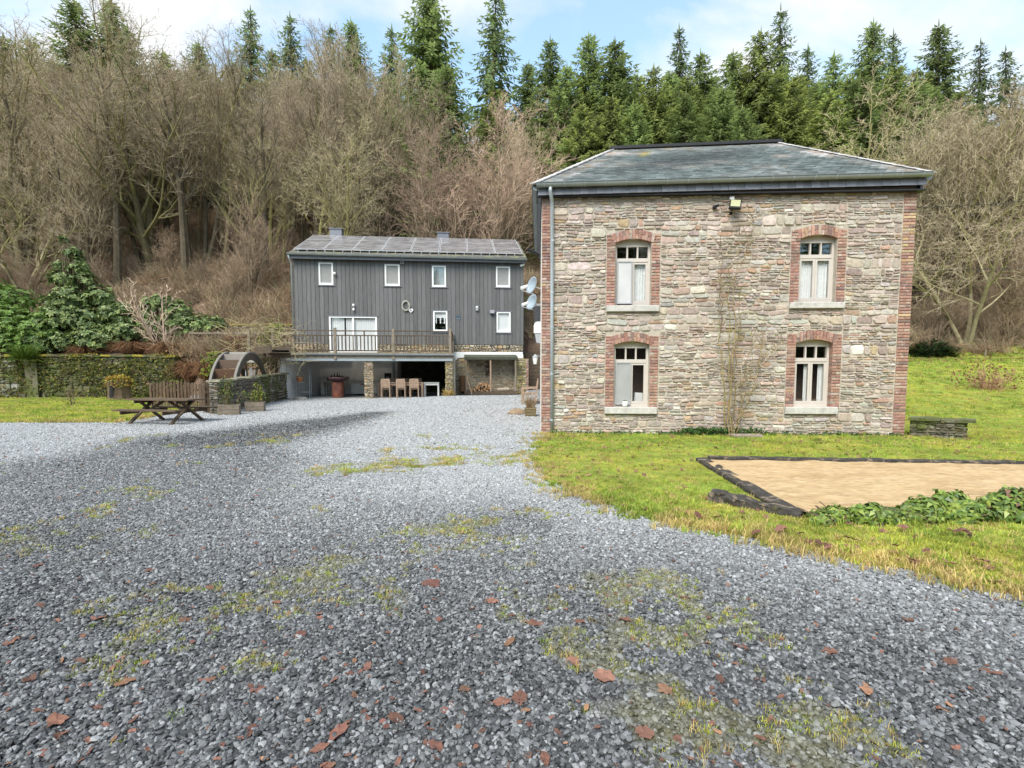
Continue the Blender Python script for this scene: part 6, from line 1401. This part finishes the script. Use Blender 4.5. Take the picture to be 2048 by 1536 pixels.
# ivy and weeds along the foot of the wall
pts = []
for i in range(900):
    u = rng.choice((rng.gauss(4.4,.55),rng.gauss(3.6,.35),U(.3,8.4))); pts.append(sh(u, -.03-abs(rng.gauss(0,.12)), 0))
mb = MB()
for p in pts:
    hgt = .14 if 3.3 < loc_uv(p.x,p.y,SH0,SHA)[0] < 5.2 else .05
    for k in range(2): leafq(mb, p+Vector((U(-.05,.05),U(-.05,.05),.03+U(0,hgt))), U(.04,.075), pick([((.05,.11,.03),3),((.08,.15,.035),2)]))
o = mb.build('ground_ivy', K['leafm']); tag(o, 'low dark green ivy along the foot of stone house', 'ivy', kind='stuff')
mb = MB(); mb.bx(-.45,.25,-.12,.12,0,.06,(.30,.25,.2),.03); tag(mb.build('flat_stone', K['stone'], None, loc=sh(4.75,-.42,.02), rz=.05), 'flat grey stone at the foot of the climbing rose', 'stone')
# shrub row in front of sand court
LG = [((.12,.19,.035),3),((.18,.26,.045),3),((.26,.32,.065),2),((.07,.12,.03),1.5),((.19,.10,.06),.3)]
for k,(x,y,rx,hz) in enumerate(((3.35,5.16,.30,.12),(3.75,5.12,.32,.15),(4.2,5.15,.34,.18),(4.65,5.18,.36,.22),(5.1,5.22,.4,.27),(5.6,5.25,.4,.32))):
    leafy('laurel_shrub', ('smallest leafy shrub at left end of the row before sand court','second leafy shrub from left in the row before sand court','third leafy shrub from left in the row before sand court','fourth leafy shrub from left in the row before sand court','tall leafy shrub at the right picture edge before sand court','last leafy shrub beyond the right picture edge before sand court')[k], (x,y,.02), [(U(-.05,.05),U(-.05,.05),hz*.4,rx*U(.6,.9),.13,hz*.5),(U(-.2,.2),U(-.05,.08),hz*.75,rx*.45,.10,hz*U(.3,.6)),(U(-.25,.25),U(-.1,.1),hz*.3,rx*.5,.12,hz*.3)], 80+22*k, LG, .085, .02, sr=.006, group='leafy shrubs before the sand court')
# right lawn: brown bush, yew, sapling on left lawn
tm, cm, h_ = bare_tree(91, .95, .02, 14, .1, (7,5), (40,42), (.5,.55), up=.02, wob=.2, tc=(.26,.15,.10), bc=(.32,.19,.125), wc=(.36,.22,.15), tw=.005, lean=.75)
t = thing('dry_bush', 'low brown dry bush on the right lawn', 'bush', (18.5,20.0,T1(18.5,20)-.02)); t.scale = (1.3,1.3,1.7); put('stem', mesh_of(tm,'stem',K['twig']), t); c_ = put('twig', mesh_of(cm,'twig',K['twig']), t); mb = MB()
for i in range(420): a = U(0,6.28); r_ = U(0,1)**.6; leafq(mb, Vector((math.cos(a)*r_*.95,math.sin(a)*r_*.7,U(.05,.75)*(1.1-r_*.6))), U(.04,.08), pick(DRY))
mb.build('dead_leaf', K['leafm'], t)
t = thing('yew_bush', 'low dark green yew at the wood edge right of stone house', 'bush', (25.6,31.3,T1(25.6,31.3))); mb = MB()
for i in range(1500):
    a = U(0,6.28); r_ = U(0,1)**.5; b = Vector((math.cos(a)*r_*1.3,math.sin(a)*r_*.8,U(0,1.25)*(1-r_*.6))); d = Vector((math.cos(a)*U(.4,1),math.sin(a)*.6,U(-.15,.35))).normalized()*U(.25,.5); s = Vector((0,0,1)).cross(d).normalized()*.055
    mb._add([b,b+d*.5+s,b+d,b+d*.5-s],[(0,1,2,3)],pick([((.035,.07,.025),3),((.055,.10,.03),2),((.02,.045,.02),2)]))
mb.build('foliage', K['needle'], t); mb = MB(); mb.tube([(0,0,-.1),(0,0,.8)],.08,6,False,(.1,.07,.05)); mb.build('trunk', K['bark'], t)
tm, cm, h_ = bare_tree(97, 1.1, .035, 2, .35, (7,5,3), (60,50,45), (.5,.5,.5), up=-.04, wob=.25, tc=(.10,.08,.06), bc=(.16,.12,.08), wc=(.28,.20,.13), tw=.005)
t = thing('young_tree', 'small crooked bare sapling on the left lawn', 'tree', (-18.3,21.3,.03)); put('trunk', mesh_of(tm,'trunk',K['bark']), t); put('crown', mesh_of(cm,'crown',K['twig']), t)
# ------------------------------------------------------------------ gravel stones
gst = []
GM = gravel_mat('gravel stone', True)
PHI = (1+5**.5)/2
ICO = [(-1,PHI,0),(1,PHI,0),(-1,-PHI,0),(1,-PHI,0),(0,-1,PHI),(0,1,PHI),(0,-1,-PHI),(0,1,-PHI),(PHI,0,-1),(PHI,0,1),(-PHI,0,-1),(-PHI,0,1)]
ICF = [(0,11,5),(0,5,1),(0,1,7),(0,7,10),(0,10,11),(1,5,9),(5,11,4),(11,10,2),(10,7,6),(7,1,8),(3,9,4),(3,4,2),(3,2,6),(3,6,8),(3,8,9),(4,9,5),(2,4,11),(6,2,10),(8,6,7),(9,8,1)]
for k in range(10):
    ax = (U(.42,.6), U(.32,.48), U(.16,.28)); v = [(p[0]/1.9*ax[0]*U(.8,1.2)*2*.5, p[1]/1.9*ax[1]*U(.8,1.2)*2*.5, p[2]/1.9*ax[2]*U(.85,1.15)*2*.5) for p in ICO]
    me_ = bpy.data.meshes.new('gravel_stone'); me_.from_pydata(v, [], ICF); me_.materials.append(GM); gst.append(('gravel_stone%d'%k, me_))
GC = tmpl_col('gravel_templates', gst)
def on_gravel(x, y):
    ok = (x < lawn_edge(y)+.06) & (x > -22)
    u_, w_ = loc_uv(x, y, GH0, GHA); ok &= ~((w_ > -3.36) & (u_ > .3) & (u_ < 8.6)) & ~((w_ > -1.0) & (u_ > 8.5)) & (T(x, y) < .3)
    ok &= ~((y > 14.62) & (x < llawn_edge(y)-.02))
    return ok
pts = []; szs = []
y = 1.55
while y < 27.0:
    s = .0235*max(1., (y/6.0)**.5); dy = s*3
    x0, x1 = max(-1.12*y-2.6, -22 if y < 17 else -11.5), min(1.12*y+.6, 5 if y < 12.5 else 1.3); dens = 1.45/(s*s*.62)
    n_ = int((x1-x0)*dy*dens); px_ = nr.uniform(x0, x1, n_); py_ = nr.uniform(y, y+dy, n_); k = on_gravel(px_, py_)
    pts.append(np.c_[px_[k], py_[k]]); szs.append(s*nr.lognormal(0,.24,k.sum())); y += dy
P = np.concatenate(pts); print('gravel', len(P)); S = np.concatenate(szs)*1.0; N = len(P)
Z = T(P[:,0],P[:,1])+.008+nr.uniform(-.2,.45,N)*S*.55
scatter('gravel', np.c_[P,Z], np.c_[nr.normal(0,.45,N),nr.normal(0,.45,N),nr.uniform(0,6.28,N)], S*1.18, nr.integers(0,10,N), GC, extra={'wet':wet(P[:,0],P[:,1]),'moss':moss(P[:,0],P[:,1])}, label='loose grey slate gravel covering the yard', cat='gravel')
# ------------------------------------------------------------------ grass
def tuft(cols, n, h, sp, wd):
    mb = MB()
    for i in range(n):
        a = U(0,6.28); r_ = U(0,sp); b = Vector((math.cos(a)*r_,math.sin(a)*r_,-.01)); l = h*U(.5,1.2); a2 = U(0,6.28); ln = l*U(.15,.8)
        m_ = b+Vector((math.cos(a2)*ln*.35,math.sin(a2)*ln*.35,l*.6)); e = b+Vector((math.cos(a2)*ln,math.sin(a2)*ln,l*U(.75,1))); s = Vector((-math.sin(a2),math.cos(a2),0))*wd; c = pick(cols)
        mb._add([b-s,b+s,m_+s*.8,m_-s*.8,e],[(0,1,2,3),(3,2,4)],c)
    return mb
GR = [((.27,.37,.06),3),((.36,.45,.08),3),((.19,.29,.045),2)]; GY = [((.45,.47,.075),3),((.50,.46,.09),2),((.33,.39,.06),2)]; GS = [((.58,.45,.19),3),((.50,.36,.15),2),((.40,.36,.10),2)]
tg = []
for k in range(4): tg.append(('a_green%d'%k, mesh_of(tuft(GR,22,.036,.05,.0028),'tuft',K['grass'])))
for k in range(3): tg.append(('b_yellow%d'%k, mesh_of(tuft(GY,22,.032,.05,.0028),'tuft',K['grass'])))
for k in range(3): tg.append(('c_straw%d'%k, mesh_of(tuft(GS,20,.06,.06,.0026),'tuft',K['grass'])))
for k in range(2): tg.append(('d_long%d'%k, mesh_of(tuft(GR+GY[:1],26,.085,.05,.003),'tuft',K['grass'])))
TG = tmpl_col('tuft_templates', tg)
def grass(name, gen, label):
    P, S, I = gen; N = len(P); Z = T(P[:,0],P[:,1])+.022 if name != 'left_lawn_grass' else np.full(N,.032)
    scatter(name, np.c_[P,Z], np.c_[nr.normal(0,.12,N),nr.normal(0,.12,N),nr.uniform(0,6.28,N)], S, I, TG, label=label, cat='grass')
def choose(x, y, edge):
    "kind of tuft: straw near the gravel edge, moss-yellow patches, green elsewhere"
    n_ = len(x); v = vn(x*.9+5, y*.9+8); e = np.exp(-np.clip(edge,0,9)/.45); r_ = nr.random(n_)
    straw = r_ < .05+.75*e*(vn(x*1.4,y*1.4+20) > .40)
    yel = nr.random(n_) < sm(.36,.60,v)*.85+.15
    i = np.where(yel, nr.integers(4,7,n_), nr.integers(0,4,n_)); i = np.where(straw, nr.integers(7,10,n_), i)
    lng = (nr.random(n_) < .02+.09*e); return np.where(lng & ~straw, nr.integers(10,12,n_), i)
def gen_right():
    out = []
    y = 2.6
    while y < 12.35:
        s = max(1., y/6.5)*1.0; dy = .25; d = 520/(s*s); xr = min(1.12*y+3, 15); n_ = int(max(0,(xr-0)*dy*d)); x = nr.uniform(0,xr,n_); yy = nr.uniform(y,y+dy,n_)
        ed = x-lawn_edge(yy); k = (ed > -.45*nr.random(n_)**3); u,wv = loc_uv(x,yy,SH0,SHA); k &= ~((u > -.05) & (u < LW+.05) & (wv > -.02))
        court = (x > 3.08-.1*nr.random(n_)) & (yy < 8.42-.09*(x-3.15)) & (yy > 5.38-.06*(x-3)); k &= ~court
        slp = (np.abs(x-(3.0+.2*(yy-5.42)/3.1)) < .12) & (yy > 5.4) & (yy < 8.55); k &= ~slp
        out.append((x[k],yy[k],np.full(k.sum(),s),ed[k])); y += dy
    y = 12.3
    while y < 33:
        s = y/6.0; dy = .6; d = 520/(s*s); x = nr.uniform(9.0, 1.12*y+2, int((1.12*y-7)*dy*d)); n_ = len(x); yy = nr.uniform(y,y+dy,n_); u,wv = loc_uv(x,yy,SH0,SHA)
        k = ~((u < LW+.05) & (wv < DW)); out.append((x[k],yy[k],np.full(k.sum(),s*.8),np.full(k.sum(),9.))); y += dy
    x = np.concatenate([o[0] for o in out]); yy = np.concatenate([o[1] for o in out]); s = np.concatenate([o[2] for o in out]); ed = np.concatenate([o[3] for o in out])
    I = choose(x,yy,ed); near = np.exp(-np.clip(ed,0,9)/.5); return np.c_[x,yy], s*nr.uniform(.6,1.15,len(x))*(.85+.22*near*(yy<7)+.45*(1-sm(5,7.5,yy))), I
grass('lawn_grass', gen_right(), 'short yellow-green grass of the lawn round the stone house')
def gen_left():
    n_ = 26000; yy = nr.uniform(14.55,26.4,n_); x = nr.uniform(-30,-11,n_); ed = llawn_edge(yy)-x; k = (ed > -.12*nr.random(n_)) & (x > -1.12*yy-1); x, yy, ed = x[k], yy[k], np.minimum(ed[k], yy[k]-14.6)
    return np.c_[x,yy], nr.uniform(1.2,2.2,len(x)), choose(x,yy,ed*2)
grass('left_lawn_grass', gen_left(), 'mossy yellow-green grass of the left lawn')
# weeds in the gravel
n_ = 60000; x = nr.uniform(-9,4,n_); yy = nr.uniform(1.7,12,n_)**1.0; mo = moss(x,yy); k = on_gravel(x,yy) & (nr.random(n_) < np.clip(mo-.15,0,1)*1.7*np.clip(4.5/yy,.35,1)) & (vn(x*3.3,yy*3.3) > .46); x, yy = x[k], yy[k]
scatter('weed_tufts', np.c_[x,yy,T(x,yy)+.012], np.c_[np.zeros((len(x),2)),nr.uniform(0,6.28,len(x))], nr.uniform(.45,1.05,len(x))*np.clip(yy/5,.8,1.8), np.where(nr.random(len(x))<.7,nr.integers(4,7,len(x)),np.where(nr.random(len(x))<.5,nr.integers(7,10,len(x)),nr.integers(0,4,len(x)))), TG, label='small yellow weeds sprouting between the gravel stones', cat='weeds')
# ------------------------------------------------------------------ fallen leaves
def leafmesh(k):
    n_ = 18; lob = (5,7,6,1)[k%4]; col = pick([((.22,.115,.08),3),((.30,.16,.10),2),((.18,.09,.065),3),((.40,.25,.16),.8)]); mb = MB(); vs = [(0,0,.008)]
    amp = (.20,.14,.26,0)[k%4]; el = (.95,.55,.75,.5)[k%4]
    for i in range(n_): a = 6.283*i/n_; r_ = .5*(1-amp*(.5+.5*math.cos(a*lob)))*(1+U(-.16,.12)); vs.append((r_*math.cos(a)*(.72 if rng.random() < .12 else 1), r_*math.sin(a)*el, U(-.05,.06)+.10*abs(math.sin(a))*(k%3)*.3))
    mb._add(vs, [(0,i+1,(i+1)%n_+1) for i in range(n_)], col); mb.tube([(-.48,0,.02),(-.75,.06,.04)],.012,3,False,col)
    return mesh_of(mb,'fallen_leaf',K['dead'])
LV = [leafmesh(k) for k in range(12)]
LC = tmpl_col('leaf_templates', [('leaf%02d'%k,m_) for k,m_ in enumerate(LV)])
# the ones that show largest stand alone
big = [(862,1172,.15),(1003,1412,.10),(1040,1404,.11),(1070,1252,.12),(1207,1360,.13),(678,1472,.11),(370,1245,.10),(250,1372,.09),(115,1450,.09),(735,1340,.08),(22,1290,.10),(60,1365,.11),(515,1385,.08),(640,1505,.09),(985,1208,.10),(1160,1248,.08),(1145,1330,.09),(870,1500,.09),(1330,1385,.10),(1730,1385,.11),(1660,1310,.09),(1440,1365,.08),(1815,1245,.09),(790,1445,.10),(600,1275,.08),(420,1180,.08),(300,1145,.08),(1090,1525,.08),(1290,1475,.09),(1480,1300,.09),(930,1385,.08),(1020,1290,.09),(1250,1245,.08),(1370,1200,.08),(555,1210,.07),(160,1330,.08),(75,1135,.09),(205,1240,.08),(1900,1330,.09),(1980,1350,.10)]
def gpt(px, py):
    a = (px-1024)/1024; b = -(py-(735+1024*math.tan(R(4))))/1024; ry = math.cos(R(4))+b*math.sin(R(4)); rz_ = -math.sin(R(4))+b*math.cos(R(4)); t_ = -1.6/rz_; return a*t_, ry*t_
for i,(px,py,s) in enumerate(big):
    x,y = gpt(px,py); o = put('fallen_leaf', LV[i%12], None, (x,y,.021), U(0,6.28)); o.scale = (s,s,s); o.rotation_euler = (U(-.15,.15),U(-.15,.15),U(0,6.28)); tag(o, 'flat brown fallen leaf lying on the near gravel', 'leaf', 'fallen leaves on the near gravel')
eb = [(1432,1050),(1512,1082),(1640,1105),(1655,1112),(1600,1085),(1790,1110),(1825,1140),(1920,1080),(1895,1145),(1935,1082),(1560,1075),(1700,1095),(1805,1070),(1395,1045),(1850,1120),(1960,1140)]
for i,(px,py) in enumerate(eb):
    x,y = gpt(px,py); o = put('fallen_leaf', LV[(i*5)%12], None, (x,y,.085), 0); s = U(.09,.13); o.scale = (s,s,s*1.6); o.rotation_euler = (U(-.4,.4),U(-.4,.4),U(0,6.28)); tag(o, 'curled brown fallen leaf in the grass at the gravel edge', 'leaf', 'fallen leaves on the lawn edge')
n_ = 7500; yy = 1.7+24*nr.random(n_)**1.6; x = nr.uniform(-1.1,1.1,n_)*yy; k = on_gravel(x,yy) & (nr.random(n_) < np.where(x < -.25*yy,.36,.24)+.25*(yy > 15)*(x < -6)); x, yy = x[k], yy[k]; m1 = len(x)
lx_ = nr.uniform(.5,11,900); ly_ = nr.uniform(3.6,12,900); k = lx_ > lawn_edge(ly_); lx_, ly_ = lx_[k], ly_[k]
qx_ = nr.uniform(3.4,11,160); qy_ = nr.uniform(5.6,7.9,160); lx_ = np.concatenate([lx_,qx_]); ly_ = np.concatenate([ly_,qy_])
rx_ = nr.uniform(20,42,2600); ry_ = 31.8-np.abs(nr.normal(0,2.0,2600))
ax_ = np.concatenate([x,lx_,rx_]); ay_ = np.concatenate([yy,ly_,ry_]); M_ = len(ax_)
s = np.concatenate([nr.uniform(.02,.05,m1)*np.clip(yy/5,1,2.2), nr.uniform(.04,.09,len(lx_)), nr.uniform(.10,.2,2600)])
scatter('leaf_litter', np.c_[ax_,ay_,T(ax_,ay_)+.02+.035*(ax_ > lawn_edge(ay_))], np.c_[nr.normal(0,.25,M_),nr.normal(0,.25,M_),nr.uniform(0,6.28,M_)], s, nr.integers(0,12,M_), LC, label='scattered small brown leaves on gravel and lawn', cat='leaves')
# reflected wood behind the viewpoint
wl2 = [('w%d'%i, TPL[k][j]) for i,(k,j) in enumerate((('sp2',1),('sp4',1),('sp1',1)))]
WC_ = tmpl_col('wood_templates', wl2); n_ = 46; x = np.linspace(-55,60,n_)+nr.uniform(-1,1,n_); yy = -26-nr.uniform(0,14,n_)
scatter('far_wood', np.c_[x,yy,T(x,yy)-.3], np.c_[np.zeros((n_,2)),nr.uniform(0,6.28,n_)], nr.uniform(.6,.85,n_), nr.integers(0,3,n_), WC_, label='dark conifer wood mirrored in the window panes', cat='wood')
